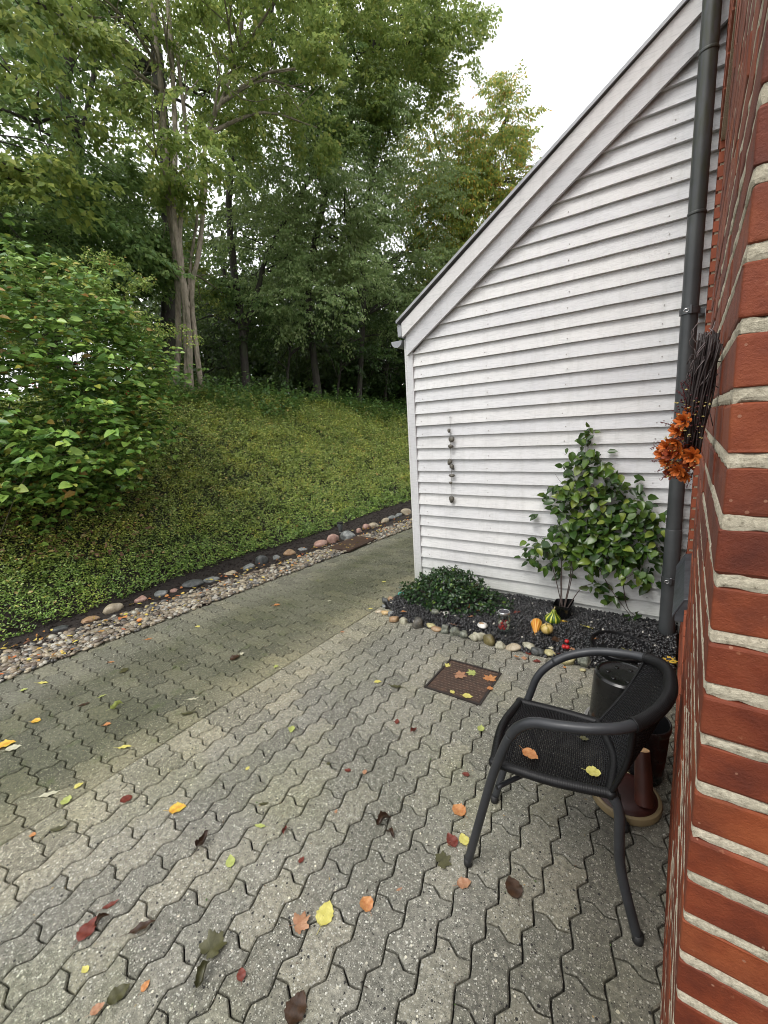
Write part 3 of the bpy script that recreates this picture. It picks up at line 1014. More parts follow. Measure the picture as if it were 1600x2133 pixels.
def tree(name, label, cat, base, trunk_paths, blobs, lmat, bark, group=None, leafL=.09, leafW=.065, nl=42, sps=.65, flat=.45, dr=.35,
         radii=None, limb_r=.035, nlimb=26, stem_name='trunk', clus=7):
    """trunk_paths: lists of world points; blobs: (centre, radii, sprays)"""
    base = np.asarray(base, float)
    T = thing(name, label, cat, tuple(base), 0, group)
    nodes = []
    for i, tp in enumerate(trunk_paths):
        r0, r1 = radii[i] if radii else (.12, .05)
        c = curve(tp, 26)
        c = c + np.cumsum(rng.normal(0, .008, c.shape), 0) * np.array([1, 1, .2])
        c[0] = tp[0]
        mb = MB()
        rr = np.linspace(r0, r1, 26) * (1 + .07 * np.sin(np.arange(26) * 1.7 + i)); rr[0] *= 1.25; rr[1] *= 1.08
        mb.tube(c - base, rr, 10)
        mb.obj(stem_name, bark, T, smooth=True)
        nodes.append(c)
    allnodes = np.vstack([c[6:] for c in nodes])
    O = []; Dr = []; Sc = []; lim = MB(); nlim = 0; cents = []
    for cen, rad, ns in blobs:
        cen = np.asarray(cen, float); rad = np.broadcast_to(np.asarray(rad, float), (3,))
        ncl = max(2, ns // clus)
        d = unit(rng.normal(0, 1, (ncl, 3))); rr = rng.uniform(.15, 1, ncl) ** .5
        cc = cen + d * rad * rr[:, None]
        cents += list(cc)
        w = rng.integers(0, ncl, ns)
        o = cc[w] + rng.normal(0, .20, (ns, 3)) * rad.mean() * .8
        out = (o - cen) / rad; out[:, 2] *= .4
        dd = unit(out + rng.normal(0, .45, (ns, 3)) * np.array([1, 1, .35]))
        O.append(o); Dr.append(dd); Sc.append(rng.uniform(.65, 1.2, ns) * sps)
    O = np.vstack(O); Dr = np.vstack(Dr); Sc = np.concatenate(Sc)
    cents = np.array(cents)
    for c in cents[rng.permutation(len(cents))[:nlimb]]:
        dd = np.linalg.norm(allnodes - c, axis=1) + np.maximum(0, allnodes[:, 2] - c[2] + .3) * 2
        nd = allnodes[dd.argmin()]
        ln = np.linalg.norm(c - nd)
        mid = nd + (c - nd) * .5 + np.array([0, 0, .08 * ln]) + rng.normal(0, .06, 3) * ln
        lim.tube(curve([nd, mid, c], 9) - base, np.linspace(limb_r * min(1.5, .5 + ln / 3), .008, 9), 5, caps=False)
        nlim += 1
        for _ in range(2):
            t = c + rng.normal(0, .5, 3)
            lim.tube(curve([mid, (mid + t) / 2 + rng.normal(0, .1, 3), t], 6) - base, np.linspace(.014, .004, 6), 4, caps=False)
    if lim.n: lim.obj('limbs', bark, T, smooth=True)['kind'] = 'stuff'
    v, f = spray_cloud(O, Dr, Sc, nl, leafL, leafW, flat, dr)
    cr = link('crown', arrmesh('crown', v - base, f, lmat), T); cr['kind'] = 'stuff'
    return T


def barkmat(name, a, b, sc=1.0):
    t = NT(name); p = t.pos()
    n1 = t.noise(t.mapping(p, (1, 1, .18)), 30 * sc, 5, .7)
    c = t.ramp(n1, [(.3, a), (.65, b)])
    c = t.mix(t.math('MULTIPLY', t.ramp(t.noise(p, 5, 4), [(.5, g3(0)), (.68, g3(1))]), .5), c, (.05, .065, .025))
    t.P(Base_Color=c, Roughness=.85); t.bump(n1, .9, .02)
    return t.m


bark_light = barkmat('bark_light', (.13, .105, .075), (.36, .31, .24))
bark_dark = barkmat('bark_dark', (.018, .015, .012), (.06, .052, .042))
G = lambda r, g, b: (r, g, b)
L_MAPLE = leafmat('maple_leaves', [(0, (.11, .165, .035)), (.45, (.18, .25, .050)), (.8, (.26, .32, .07)), (1, (.42, .40, .10))], .52, patch=(.17, .19, .03))
L_DARK = leafmat('dark_leaves', [(0, (.065, .125, .038)), (.6, (.125, .215, .062)), (1, (.22, .30, .09))], .42)
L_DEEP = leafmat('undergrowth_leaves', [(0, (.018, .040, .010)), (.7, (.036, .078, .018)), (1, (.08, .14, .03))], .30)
L_BIRCH = leafmat('fine_leaves', [(0, (.11, .175, .065)), (.5, (.18, .26, .09)), (.9, (.28, .35, .15)), (1, (.44, .48, .26))], .52, patch=(.11, .13, .035))
L_CHERRY = leafmat('autumn_leaves', [(0, (.13, .20, .035)), (.55, (.24, .31, .05)), (.78, (.42, .40, .06)), (.90, (.60, .42, .05)), (.97, (.56, .22, .04)), (1, (.24, .09, .05))], .50)
L_YELLOW = leafmat('yellowgreen_leaves', [(0, (.09, .14, .02)), (.5, (.15, .20, .03)), (1, (.26, .28, .05))], .38)
L_BRAMBLE = leafmat('bramble_leaves', [(0, (.05, .13, .022)), (.5, (.14, .27, .048)), (.85, (.27, .41, .080)), (.94, (.36, .38, .06)), (1, (.30, .16, .04))], .14, rough=.36)

tz = lambda p: np.array([p[0], p[1], float(terrain(p[0], p[1])) - .05])
A = at
# --- pale multi-stemmed tree on the crest
b1 = tz(at(384, 800, 9.6))
st = lambda dx, dy: b1 + np.array([dx, dy, 0])
mst = [
    [st(-.20, -.12), A(372, 640, 9.75), A(350, 400, 9.85), A(338, 200, 10.2), A(300, -120, 10.6)],
    [st(-.03, .02), A(383, 640, 9.55), A(358, 430, 9.6), A(362, 260, 9.8), A(345, -60, 10.2)],
    [st(.10, .05), A(390, 640, 9.5), A(378, 480, 9.55), A(392, 340, 9.7), A(372, 90, 10.0)],
    [st(.16, .22), A(397, 620, 9.6), A(415, 520, 9.7), A(428, 380, 9.8), A(432, 280, 10.0), A(500, 110, 10.3)],
    [A(392, 640, 9.52), A(396, 590, 9.6), A(412, 470, 9.9), A(430, 330, 10.1)],
]
tree('pale_barked_tree', 'multi-stemmed tree with pale slender trunks on the crest of the bank', 'tree', b1, mst,
     [(A(300, 290, 8.9), (.85, .85, .45), 34), (A(380, 330, 9.0), (.6, .6, .35), 16), (A(470, 130, 9.8), (1.3, 1.3, .9), 70), (A(250, 20, 10.2), (1.5, 1.5, .9), 70),
      (A(400, -40, 10), (1.9, 1.9, .9), 80), (A(560, 40, 10.2), (1.5, 1.5, .9), 80), (A(640, 220, 9.9), (.9, .9, .6), 40), (A(480, 560, 11.2), (1.0, 1.0, .8), 34)],
     L_MAPLE, bark_light, leafL=.088, leafW=.075, nl=54, radii=[(.060, .042), (.056, .036), (.056, .030), (.052, .030), (.034, .022)], stem_name='stem', nlimb=26, sps=.7)
# --- dark trunk close behind
b2 = tz((-9.6, 5.35))
tree('dark_trunked_tree', 'tall tree with one dark straight trunk just behind the pale stems', 'tree', b2,
     [[b2, A(352, 600, 11), A(345, 380, 11.1), A(330, 200, 11.3), A(292, -150, 11.8)]],
     [(A(180, 60, 12), (1.9, 1.9, 1.3), 95), (A(330, 120, 12.2), (1.5, 1.5, 1), 55), (A(100, -30, 11.5), (1.8, 1.8, 1), 80), (A(420, 230, 12.5), (1.1, 1.1, .8), 30)],
     L_DARK, bark_dark, radii=[(.17, .10)], nlimb=24)
# --- left tree with a crooked trunk
b3 = tz((-9.9, 3.2))
tree('crooked_tree', 'dark crooked trunk with dense foliage at the left edge behind the brambles', 'tree', b3,
     [[b3, A(120, 560, 10.6), A(158, 310, 10.8), A(128, 190, 11), A(140, 60, 11.3), A(60, -120, 11.4)], [A(158, 320, 10.8), A(190, 210, 11), A(205, 90, 11.3)]],
     [(A(60, 420, 9.6), (1.4, 1.4, .8), 110), (A(200, 470, 10.3), (1.3, 1.3, .7), 105), (A(20, 180, 10.2), (1.0, 1.0, .9), 50), (A(20, 60, 10.6), (1.4, 1.4, 1.0), 75), (A(270, 430, 10.8), (.7, .7, .5), 50), (A(110, 560, 9.7), (1.5, 1.5, .5), 120), (A(0, 320, 10), (.9, .9, .5), 50), (A(40, 500, 9.8), (1.2, 1.2, .7), 110), (A(250, 530, 10.6), (1.0, 1.0, .6), 90), (A(150, 620, 10), (1.4, 1.4, .5), 110), (A(-40, 600, 9.5), (1.2, 1.2, .7), 90)],
     L_DARK, bark_dark, radii=[(.16, .09), (.06, .03)], nlimb=24, leafL=.095, leafW=.07, nl=50)
# --- overhanging yellow-green branch, top left
b3b = tz((-7.6, .4))
tree('young_maple', 'yellow-green maple whose branch hangs into the top left corner', 'tree', b3b,
     [[b3b, A(-420, 500, 7.6), A(-300, 150, 7.5), A(-40, -40, 7.8), A(150, 60, 8.2)], [A(-330, 250, 7.5), A(-120, 200, 7.8), A(90, 260, 8.2)]],
     [(A(60, 70, 8.2), (.8, .6, .35), 22), (A(140, 90, 8.4), (.4, .4, .2), 9), (A(70, 215, 8.3), (.7, .5, .16), 12), (A(-40, 10, 8), (.8, .8, .5), 24), (A(0, 380, 8.3), (.7, .6, .22), 18), (A(130, 440, 8.5), (.7, .6, .18), 15)],
     L_YELLOW, bark_dark, radii=[(.09, .025), (.04, .015)], nlimb=10, leafL=.11, leafW=.09, nl=34)
# --- forked tree
b4 = tz((-9.6, 7.5))
tree('forked_tree', 'dark forked trunk right of the pale stems on the crest', 'tree', b4,
     [[b4, A(505, 700, 12.2), A(492, 590, 12.3), A(478, 430, 12.5), A(500, 260, 12.8), A(560, 120, 13)], [A(508, 700, 12.2), A(535, 600, 12.2), A(560, 520, 12.3), A(640, 380, 12.6), A(700, 250, 12.8)]],
     [(A(610, 330, 12.6), (1.5, 1.5, 1.0), 55), (A(500, 200, 13), (1.1, 1.1, .9), 30), (A(700, 200, 13), (1.5, 1.5, 1.2), 70), (A(560, 610, 13), (1.3, 1.3, .9), 70), (A(440, 640, 13), (1.0, 1.0, .8), 44)],
     L_DARK, bark_dark, radii=[(.11, .05), (.07, .03)], nlimb=26)
# --- broad maple, top centre
b5 = tz((-9.0, 9.6))
tree('broad_maple', 'large yellowish green tree filling the top centre of the view', 'tree', b5,
     [[b5, A(640, 600, 13), A(690, 350, 13), A(760, 150, 13.2), A(820, -120, 13.6)], [A(680, 400, 13), A(600, 250, 12.8), A(560, 60, 12.8)]],
     [(A(640, 60, 12), (1.5, 1.5, 1.4), 110), (A(760, 130, 12.4), (1.5, 1.5, 1.5), 130), (A(870, 60, 13), (1.3, 1.3, 1.4), 115), (A(780, -60, 12.8), (1.9, 1.9, 1.1), 120),
      (A(925, 90, 13.4), (.75, .75, 1.2), 55), (A(850, 230, 13), (1.1, 1.1, .9), 80), (A(945, -20, 13.6), (.8, .8, .8), 40), (A(960, 60, 13.6), (.35, .35, .5), 10), (A(560, -40, 12), (1.5, 1.5, 1.0), 80), (A(700, 250, 12), (.8, .8, .5), 34)],
     L_MAPLE, bark_dark, radii=[(.11, .05), (.06, .03)], nlimb=24, leafL=.088, leafW=.072, sps=.75, nl=60)
# --- fine leaved tree hanging low
b6 = tz((-8.6, 11.0))
tree('hanging_birch', 'fine-leaved tree with drooping branches over the crest, centre', 'tree', b6,
     [[b6, A(760, 650, 14), A(770, 420, 14), A(800, 200, 14.2)], [A(765, 500, 14), A(700, 380, 13.6), A(640, 330, 13.2)]],
     [(A(600, 360, 11.6), (1.1, 1.1, .8), 80), (A(720, 400, 12), (1.1, 1.1, .8), 90), (A(540, 500, 11.8), (.9, .9, .6), 60), (A(760, 250, 12.4), (1.0, 1.0, .8), 80), (A(640, 640, 12), (1.0, 1.0, .5), 70), (A(760, 330, 13.4), (1.4, 1.4, 1.1), 125), (A(680, 470, 12.6), (1.3, 1.3, .9), 85), (A(790, 520, 13), (1.3, 1.3, 1.0), 105), (A(700, 600, 12.2), (1.2, 1.2, .8), 75), (A(860, 430, 14), (1.4, 1.4, 1.2), 100),
      (A(800, 640, 13.6), (1.0, 1.0, .8), 60), (A(620, 540, 12.2), (1.1, 1.1, .7), 50), (A(880, 560, 14.5), (1.1, 1.1, .9), 60), (A(560, 430, 12.4), (1.0, 1.0, .6), 34)],
     L_BIRCH, bark_dark, radii=[(.09, .04), (.05, .02)], nlimb=24, leafL=.075, leafW=.052, nl=60, sps=.8, dr=.6)
# --- cherry in autumn colour beside the roof
b7 = tz((-6.6, 15.8))
tree('autumn_cherry', 'tree turning yellow and orange just above the roof edge', 'tree', b7,
     [[b7, A(960, 560, 16.5), A(1000, 380, 16.4), A(1060, 230, 16.5)], [A(980, 460, 16.4), A(930, 350, 16), A(900, 260, 15.8)]],
     [(A(1040, 290, 16.2), (1.0, 1.0, .9), 120), (A(985, 380, 16), (1.3, 1.3, 1.1), 170), (A(1080, 350, 16.6), (.9, .9, .8), 110), (A(930, 320, 15.6), (1.1, 1.1, 1.0), 120), (A(1010, 480, 16), (1.4, 1.4, .9), 150),
      (A(925, 440, 15.4), (1.0, 1.0, .9), 110), (A(1000, 230, 16.5), (.6, .6, .55), 30), (A(1060, 205, 16.6), (.22, .22, .5), 9), (A(1120, 290, 17), (.35, .35, .45), 16), (A(940, 560, 15.6), (1.1, 1.1, .9), 110), (A(1100, 420, 17), (.9, .9, .6), 60), (A(880, 350, 15.5), (1.0, 1.0, 1.1), 80), (A(900, 640, 16), (1.0, 1.0, .8), 60)],
     L_CHERRY, bark_dark, radii=[(.16, .05), (.06, .03)], nlimb=26, leafL=.12, leafW=.055, nl=46, sps=.75, dr=.7)

# --- dark shrubs under the trees
sh = [((-9.4, 8.6), A(600, 700, 13.2), (1.5, 1.5, .9), 150, 'dark elder shrub under the forked tree'),
      ((-9.2, 10.6), A(720, 715, 14), (1.6, 1.6, .8), 140, 'dark shrub in the deep shade at the middle of the crest'),
      ((-8.8, 12.8), A(810, 730, 14.8), (1.3, 1.3, .9), 120, 'dark shrub on the crest nearest to the house'),
      ((-10.6, 6.6), A(440, 730, 13), (1.2, 1.2, .7), 95, 'dark shrub between the pale stems and the forked trunk'),
      ((-10.6, 3.6), A(150, 660, 12), (2.4, 2.4, .9), 260, 'dark shrub behind the top of the brambles')]
for p, c, r, n, lb in sh:
    bb = tz(p)
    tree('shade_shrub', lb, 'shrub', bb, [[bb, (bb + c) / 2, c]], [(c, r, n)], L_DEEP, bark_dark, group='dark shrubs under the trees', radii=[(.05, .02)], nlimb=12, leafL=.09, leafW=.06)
# --- the wood behind, one mass
O = []; n = 7000
ang = rng.uniform(-62, 6, n); dist = rng.uniform(15.5, 26, n)
x_ = np.sin(np.radians(ang)) * dist; y_ = np.cos(np.radians(ang)) * dist
zt = rng.beta(1.0, 2.3, n) * 12 + .3
O = np.stack([x_, y_, zt + terrain(x_, y_) - .8], -1)
# ragged top, open towards the house
okk = (O[:, 2] < 12.5 + 2.0 * np.sin(ang * .23)) & ~((ang > -32) & (O[:, 2] > 8.5)) & (ang < -20)
gap = (np.sin(ang * .55) + np.sin(ang * .23 + O[:, 2] * .9) + np.sin(O[:, 2] * 1.7 + ang * .1)) > .55
okk &= ~(gap & (O[:, 2] > 8.5))
O = O[okk]
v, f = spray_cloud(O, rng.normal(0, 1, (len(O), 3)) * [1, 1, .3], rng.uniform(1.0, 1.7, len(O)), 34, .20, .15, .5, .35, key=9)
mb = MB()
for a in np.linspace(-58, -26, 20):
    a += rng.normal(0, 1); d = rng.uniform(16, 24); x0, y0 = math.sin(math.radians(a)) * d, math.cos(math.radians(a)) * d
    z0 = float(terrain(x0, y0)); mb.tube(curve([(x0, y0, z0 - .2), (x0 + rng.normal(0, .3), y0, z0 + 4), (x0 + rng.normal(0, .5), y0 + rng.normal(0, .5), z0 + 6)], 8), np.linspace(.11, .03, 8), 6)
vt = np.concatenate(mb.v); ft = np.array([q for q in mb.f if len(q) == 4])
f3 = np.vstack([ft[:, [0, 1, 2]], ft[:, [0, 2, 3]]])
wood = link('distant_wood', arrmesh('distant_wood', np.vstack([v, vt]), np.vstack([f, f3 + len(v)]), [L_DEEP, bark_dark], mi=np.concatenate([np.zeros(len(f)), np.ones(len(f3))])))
tag(wood, 'dense dark wood far behind the trees of the bank', 'wood', kind='stuff')

# ---------------------------------------------------------------- ground cover on the bank
GC = NT('cotoneaster_leaves')
_r = GC.n('ShaderNodeNewGeometry').outputs['Random Per Island']; _p = GC.pos()
_c = GC.ramp(_r, [(0, (.13, .20, .042)), (.5, (.24, .325, .066)), (.88, (.41, .49, .115)), (.975, (.50, .45, .15)), (.99, (.50, .32, .12))])
_sx = GC.n('ShaderNodeSeparateXYZ', None, Vector=_p)
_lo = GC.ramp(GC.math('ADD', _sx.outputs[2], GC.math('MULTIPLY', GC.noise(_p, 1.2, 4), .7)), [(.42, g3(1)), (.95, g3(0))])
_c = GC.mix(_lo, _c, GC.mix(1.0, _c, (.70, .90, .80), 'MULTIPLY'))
_yp = GC.ramp(GC.noise(_p, 2.4, 4, .65), [(.48, g3(0)), (.66, g3(1))])
_c = GC.mix(GC.math('MULTIPLY', _yp, .55), _c, GC.mix(1.0, _c, (1.7, 1.35, .9), 'MULTIPLY'))
GC.P(Base_Color=_c, Roughness=.33, Specular_IOR_Level=.6)


def cover(n, xr, yr, lf, zoff, mat, name, label, cat, clump=5, tall=.09, wratio=.55, dens=None, six=False, per=9):
    x = rng.uniform(*xr, n); y = rng.uniform(*yr, n)
    m = (x < foot_x(y) + .05) if dens is None else dens(x, y)
    x, y = x[m], y[m]
    kk = np.array([inview(a, b, float(c), 220) for a, b, c in zip(x, y, terrain(x, y))]); x, y = x[kk], y[kk]
    if dens is None: kk = ~((x > -4.0) | ((y > 4) & (x / y > -.42))); x, y = x[kk], y[kk]
    D = np.hypot(x, y)
    s = np.interp(D, [4, 8, 14], lf)
    # fewer but larger leaves far away
    kk = rng.uniform(0, 1, len(x)) < np.interp(D, [4, 8, 14], [1, .62, .4]); x, y, s = x[kk], y[kk], s[kk]
    z = terrain(x, y)
    hgt = tall * np.clip(1 + 1.1 * vnoise(x, y, 5.5, 6) + .5 * vnoise(x, y, 13, 8), .25, 3) * (.5 + .5 * np.clip((foot_x(y) - x) * 3 + .6, 0, 1) if dens is None else 1) + zoff
    B = np.stack([x, y, z], -1)
    tw = unit(np.stack([rng.normal(0, .6, len(x)) + .35, rng.normal(0, .6, len(x)), np.full(len(x), .75)], -1))
    u = (np.arange(per) + .6) / per
    P = B[:, None, :] + tw[:, None, :] * (hgt[:, None, None] * rng.uniform(.7, 1.3, (len(x), 1, 1))) * u[None, :, None] * 1.6 + rng.normal(0, .010, (len(x), per, 3))
    D_ = unit(rng.normal(0, 1, P.shape) * [1, 1, .35] + tw[:, None, :] * .4)
    N_ = unit(np.array([.15, -.1, 1.0]) + rng.normal(0, .6, P.shape))
    L_ = (s[:, None] * rng.uniform(.7, 1.3, (len(x), per))).ravel()
    v, f = leaf_arrays(P.reshape(-1, 3), D_.reshape(-1, 3), N_.reshape(-1, 3), L_, L_ * wratio, six)
    o = link(name, arrmesh(name, v, f, mat)); tag(o, label, cat, kind='stuff')
    return len(L_)


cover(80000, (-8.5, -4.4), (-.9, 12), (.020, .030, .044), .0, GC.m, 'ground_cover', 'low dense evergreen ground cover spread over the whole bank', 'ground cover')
L_CREST = leafmat('crest_leaves', [(0, (.045, .115, .022)), (.6, (.080, .17, .035)), (1, (.15, .24, .055))], .30, rough=.4)
cover(5200, (-9.6, -7.3), (2.5, 15), (.06, .075, .09), .08, L_CREST, 'crest_plants', 'taller leafy weeds and ivy along the crest of the bank', 'plants', tall=.16, wratio=.7,
      dens=lambda x, y: (x < -7.55 + .35 * np.sin(y * 1.3) + rng.normal(0, .12, len(x))), per=8)
# leaves fallen on the bank
n = 330
x = rng.uniform(-7.8, -4.5, n); y = rng.uniform(.8, 11, n); m = x < foot_x(y); x, y = x[m], y[m]
P = np.stack([x, y, terrain(x, y) + .10 + rng.uniform(0, .05, len(x))], -1)
v, f = leaf_arrays(P, rng.normal(0, 1, P.shape) * [1, 1, .2], np.array([.3, -.2, 1.0]) + rng.normal(0, .3, P.shape), rng.uniform(.03, .065, len(x)), rng.uniform(.02, .045, len(x)), True)
L_FALL = leafmat('fallen_leaf_mix', [(0, (.50, .40, .08)), (.3, (.42, .30, .14)), (.55, (.28, .13, .05)), (.8, (.55, .48, .12)), (1, (.20, .10, .05))], .15, rough=.5)
tag(link('bank_litter', arrmesh('bank_litter', v, f, L_FALL)), 'small yellow and tan leaves scattered on the ground cover', 'leaf litter', kind='stuff')
# leaves fallen on the pebbles and soil
n = 420
y = rng.uniform(.2, 7.5, n); x = edge_x(y) - .02 - rng.uniform(0, .62, n)
P = np.stack([x, y, np.full(n, .035) + rng.uniform(0, .012, n)], -1)
v, f = leaf_arrays(P, rng.normal(0, 1, P.shape) * [1, 1, .15], np.array([0, 0, 1.0]) + rng.normal(0, .35, P.shape), rng.uniform(.02, .055, n), rng.uniform(.015, .038, n), True)
L_FALL2 = leafmat('fallen_leaf_mix_two', [(0, (.60, .55, .10)), (.3, (.55, .24, .07)), (.5, (.50, .13, .05)), (.7, (.60, .50, .12)), (.85, (.16, .07, .04)), (1, (.4, .35, .15))], .15, rough=.5)
tag(link('pebble_litter', arrmesh('pebble_litter', v, f, L_FALL2)), 'yellow and orange leaves scattered over the river pebbles', 'leaf litter', kind='stuff')

# ---------------------------------------------------------------- bramble thicket at the left
BC = np.array([-6.55, 1.75, .55]); BR = np.array([1.75, 2.0, 2.35])
bram = thing('bramble_thicket', 'big light green bramble thicket covering the left side of the bank', 'bush', (-6.4, 1.9, float(terrain(-6.4, 1.9))))
bo = np.array(bram.location[:])
HB = lambda x, y, k=.35: hit(x, y) + unit(np.array([0, 0, CAM_H]) - hit(x, y)) * k
blob = [(A(60, 700, 6.2), (.95, .95, .85), 330), (A(135, 790, 6.0), (.85, .85, .72), 300), (A(50, 880, 5.6), (.9, .9, .6), 230), (A(225, 850, 6.2), (.50, .50, .42), 85), (A(190, 680, 6.6), (.5, .5, .30), 50),
        (A(300, 760, 6.5), (.30, .30, .16), 20), (A(95, 625, 6.8), (.55, .55, .25), 34), (A(-10, 640, 6.5), (.6, .6, .35), 36), (HB(160, 940, .5), (.6, .6, .35), 85), (A(-40, 760, 5.8), (.8, .8, .9), 120), (HB(260, 930, .4), (.42, .42, .22), 40),
        (HB(30, 990, .4), (.6, .6, .3), 80), (HB(150, 990, .35), (.5, .5, .25), 66), (HB(235, 970, .3), (.4, .4, .2), 40), (HB(-30, 930, .5), (.6, .6, .4), 70), (HB(60, 1050, .3), (.5, .5, .18), 50)]
O = []; Dr = []
for c, r, n in blob:
    d = unit(rng.normal(0, 1, (n, 3))); o = c + d * np.asarray(r) * (rng.uniform(.35, 1, n) ** .4)[:, None]
    O.append(o); Dr.append(d * [1, 1, .35] + np.array([.45, -.25, .05]) + rng.normal(0, .3, (n, 3)) * [1, 1, .3])
O = np.vstack(O); Dr = unit(np.vstack(Dr))
_k = (vnoise(O[:, 0] * 1.0, O[:, 1] * 1.0 + O[:, 2] * 1.3, 2.2, 5) > -.42) & (vnoise(O[:, 1], O[:, 2], 4.1, 7) > -.62)
O = O[_k]; Dr = Dr[_k]
O[:, 2] = np.maximum(O[:, 2], terrain(O[:, 0], O[:, 1]) + .05)
# each spray: a cane with leaflets in threes
V = []; F = []; off = 0; cp = MB()
base_l = []
for o, d in zip(O, Dr):
    nn = rng.integers(4, 8)
    for i in range(nn):
        p = o + d * i * .075 + np.array([0, 0, -.012 * i * i * .3])
        s = 1 if i % 2 else -1
        side = unit(np.cross([0, 0, 1.0], d)) * s
        a = unit(d * .4 + side * .8 + [0, 0, .1] + rng.normal(0, .15, 3))
        j = p + a * .045
        for k, (ang, sc) in enumerate(((0, 1.0), (1.15, .8), (-1.15, .8))):
            c, s_ = math.cos(ang), math.sin(ang)
            dd = np.array([a[0] * c - a[1] * s_, a[0] * s_ + a[1] * c, a[2] - .25])
            base_l.append((j, dd, sc))
P = np.array([q[0] for q in base_l]); D_ = np.array([q[1] for q in base_l]); sc = np.array([q[2] for q in base_l])
N_ = unit(np.array([.3, -.25, 1.0]) + rng.normal(0, .48, P.shape))
L_ = sc * rng.uniform(.045, .120, len(P))
dcam = np.linalg.norm(P - [0, 0, CAM_H], axis=1)
# the 300 that show largest are leaves of their own
front = np.array([inview(*p, -5) for p in P]) if False else None
out = ((P - BC) / BR); score = dcam - .6 * out[:, 0] + .25 * rng.uniform(0, 1, len(P))
vis = np.array([inview(p[0], p[1], p[2], -10) for p in P])
score[~vis] += 50
order = np.argsort(score)
own = order[:300]; rest = order[300:]
v, f = leaf_arrays(P[rest], D_[rest], N_[rest], L_[rest], L_[rest] * .68, True, .14, .16)
o = link('leaves', arrmesh('leaves', v - bo, f, L_BRAMBLE), bram); o['kind'] = 'stuff'
L_BRAMBLE1 = leafmat('bramble_leaf_single', [(0, (.07, .17, .030)), (.5, (.16, .30, .052)), (.9, (.29, .44, .085)), (1, (.40, .44, .09))], .14, rough=.36, island=False)


def leaf_proto(name, mat, shape='ovate', fold=.12, droop=.12, n=5):
    """unit leaf along +x, with midrib fold"""
    us = np.linspace(0, 1, n + 2)
    if shape == 'ovate': w = np.sin(np.pi * us ** .75) ** .8 * .5
    elif shape == 'heart': w = np.sin(np.pi * np.clip(us, 0, 1) ** .55) ** .7 * .5
    else: w = np.sin(np.pi * us) * .5
    V = []; F = []
    for i, u in enumerate(us):
        z = -droop * u * u
        V += [(u, w[i], z + fold * w[i] * 2), (u, 0, z), (u, -w[i], z + fold * w[i] * 2)]
    for i in range(len(us) - 1):
        a = i * 3
        F += [(a, a + 1, a + 4, a + 3), (a + 1, a + 2, a + 5, a + 4)]
    mb = MB(); mb.add(V, F)
    return mb.mesh(name, mat, smooth=True)


def orient(d, n):
    d = Vector(d).normalized(); n = Vector(n); y = n.cross(d).normalized(); z = d.cross(y)
    return Matrix((d, y, z)).transposed()


protos = [leaf_proto('leaf', L_BRAMBLE1, 'heart', f_, d_) for f_, d_ in ((.14, .12), (.2, .2), (.08, .05))]
for q in own:
    o = link('leaf', protos[q % 3], bram)
    M_ = orient(D_[q], N_[q]).to_4x4()
    M_ = Matrix.Translation(Vector(P[q] - bo)) @ M_ @ Matrix.Diagonal((L_[q] * 1.05, L_[q] * .74, L_[q] * .8, 1))
    o.matrix_local = M_
cane = simple('bramble_cane', (.07, .06, .028), .7, .35, 20, .2)
for i in range(12):
    q = O[rng.integers(0, len(O))]
    b = np.array([q[0] + rng.normal(-.5, .3), q[1] + rng.normal(0, .4), 0]); b[2] = terrain(b[0], b[1])
    cp.tube(curve([b, (b + q) / 2 + [0, 0, .35], q, q + unit(q - b) * .35 - [0, 0, .1]], 10) - bo, np.linspace(.006, .003, 10), 5, caps=False)
for _ in range(12):
    a = hit(rng.uniform(0, 320), rng.uniform(990, 1110)) + [0, 0, rng.uniform(.03, .2)]
    b = a + rng.normal(0, .4, 3) * [1, 1, .25]
    cp.tube(curve([a, (a + b) / 2 + [0, 0, .06], b], 7) - bo, .004, 4, caps=False)
cp.obj('canes', cane, bram, smooth=True)
hipm = simple('red_hips', (.40, .03, .015), .35, .2, 20, 0)
hb = MB()
for (u_, v_, d_) in ((232, 548, 6.2), (88, 704, 6.1), (160, 756, 5.8), (73, 808, 5.5), (262, 818, 5.8), (268, 766, 6.0), (160, 780, 5.8)):
    c = A(u_, v_, d_ - .55)
    for _ in range(3):
        vv, ff = pebbles((c + rng.normal(0, .018, 3))[None], np.array([.010]), ICO1, .05)
        hb.add(vv - bo, [tuple(q) for q in ff])
hb.obj('berries', hipm, bram, smooth=True)
# dog rose arching over the top of the brambles
rb = tz((-6.9, 2.6))
rose = thing('rose_bush', 'small-leaved pale green rose arching over the top right of the bramble thicket', 'bush', rb)
Or = []; Dr_ = []
mbr = MB()
for (u0, v0, d0), (u1, v1, d1) in (((120, 560, 6.7), (215, 600, 6.4)), ((150, 600, 6.6), (260, 660, 6.3)), ((200, 640, 6.6), (330, 690, 6.3)), ((230, 680, 6.6), (395, 700, 6.4)), ((90, 590, 6.6), (190, 690, 6.2)),
                                 ((250, 640, 6.9), (300, 590, 6.9)), ((260, 700, 6.5), (350, 800, 6.2)), ((30, 560, 6.6), (120, 640, 6.3)), ((180, 560, 6.9), (250, 560, 6.9)), ((230, 900, 6.0), (310, 960, 5.8)), ((20, 720, 5.9), (100, 800, 5.6))):
    a, b = A(u0, v0, d0), A(u1, v1, d1)
    c = curve([rb + [0, 0, .2], (a + rb) / 2 + [0, 0, .3], a, (a + b) / 2 + [0, 0, .10], b], 20)
    mbr.tube(c - rb, np.linspace(.007, .002, 20), 5, caps=False)
    for q in c[9:]:
        for _ in range(5):
            Or.append(q + rng.normal(0, .03, 3)); Dr_.append(unit(b - a) * .6 + rng.normal(0, .6, 3) * [1, 1, .5])
mbr.obj('canes', cane, rose, smooth=True)
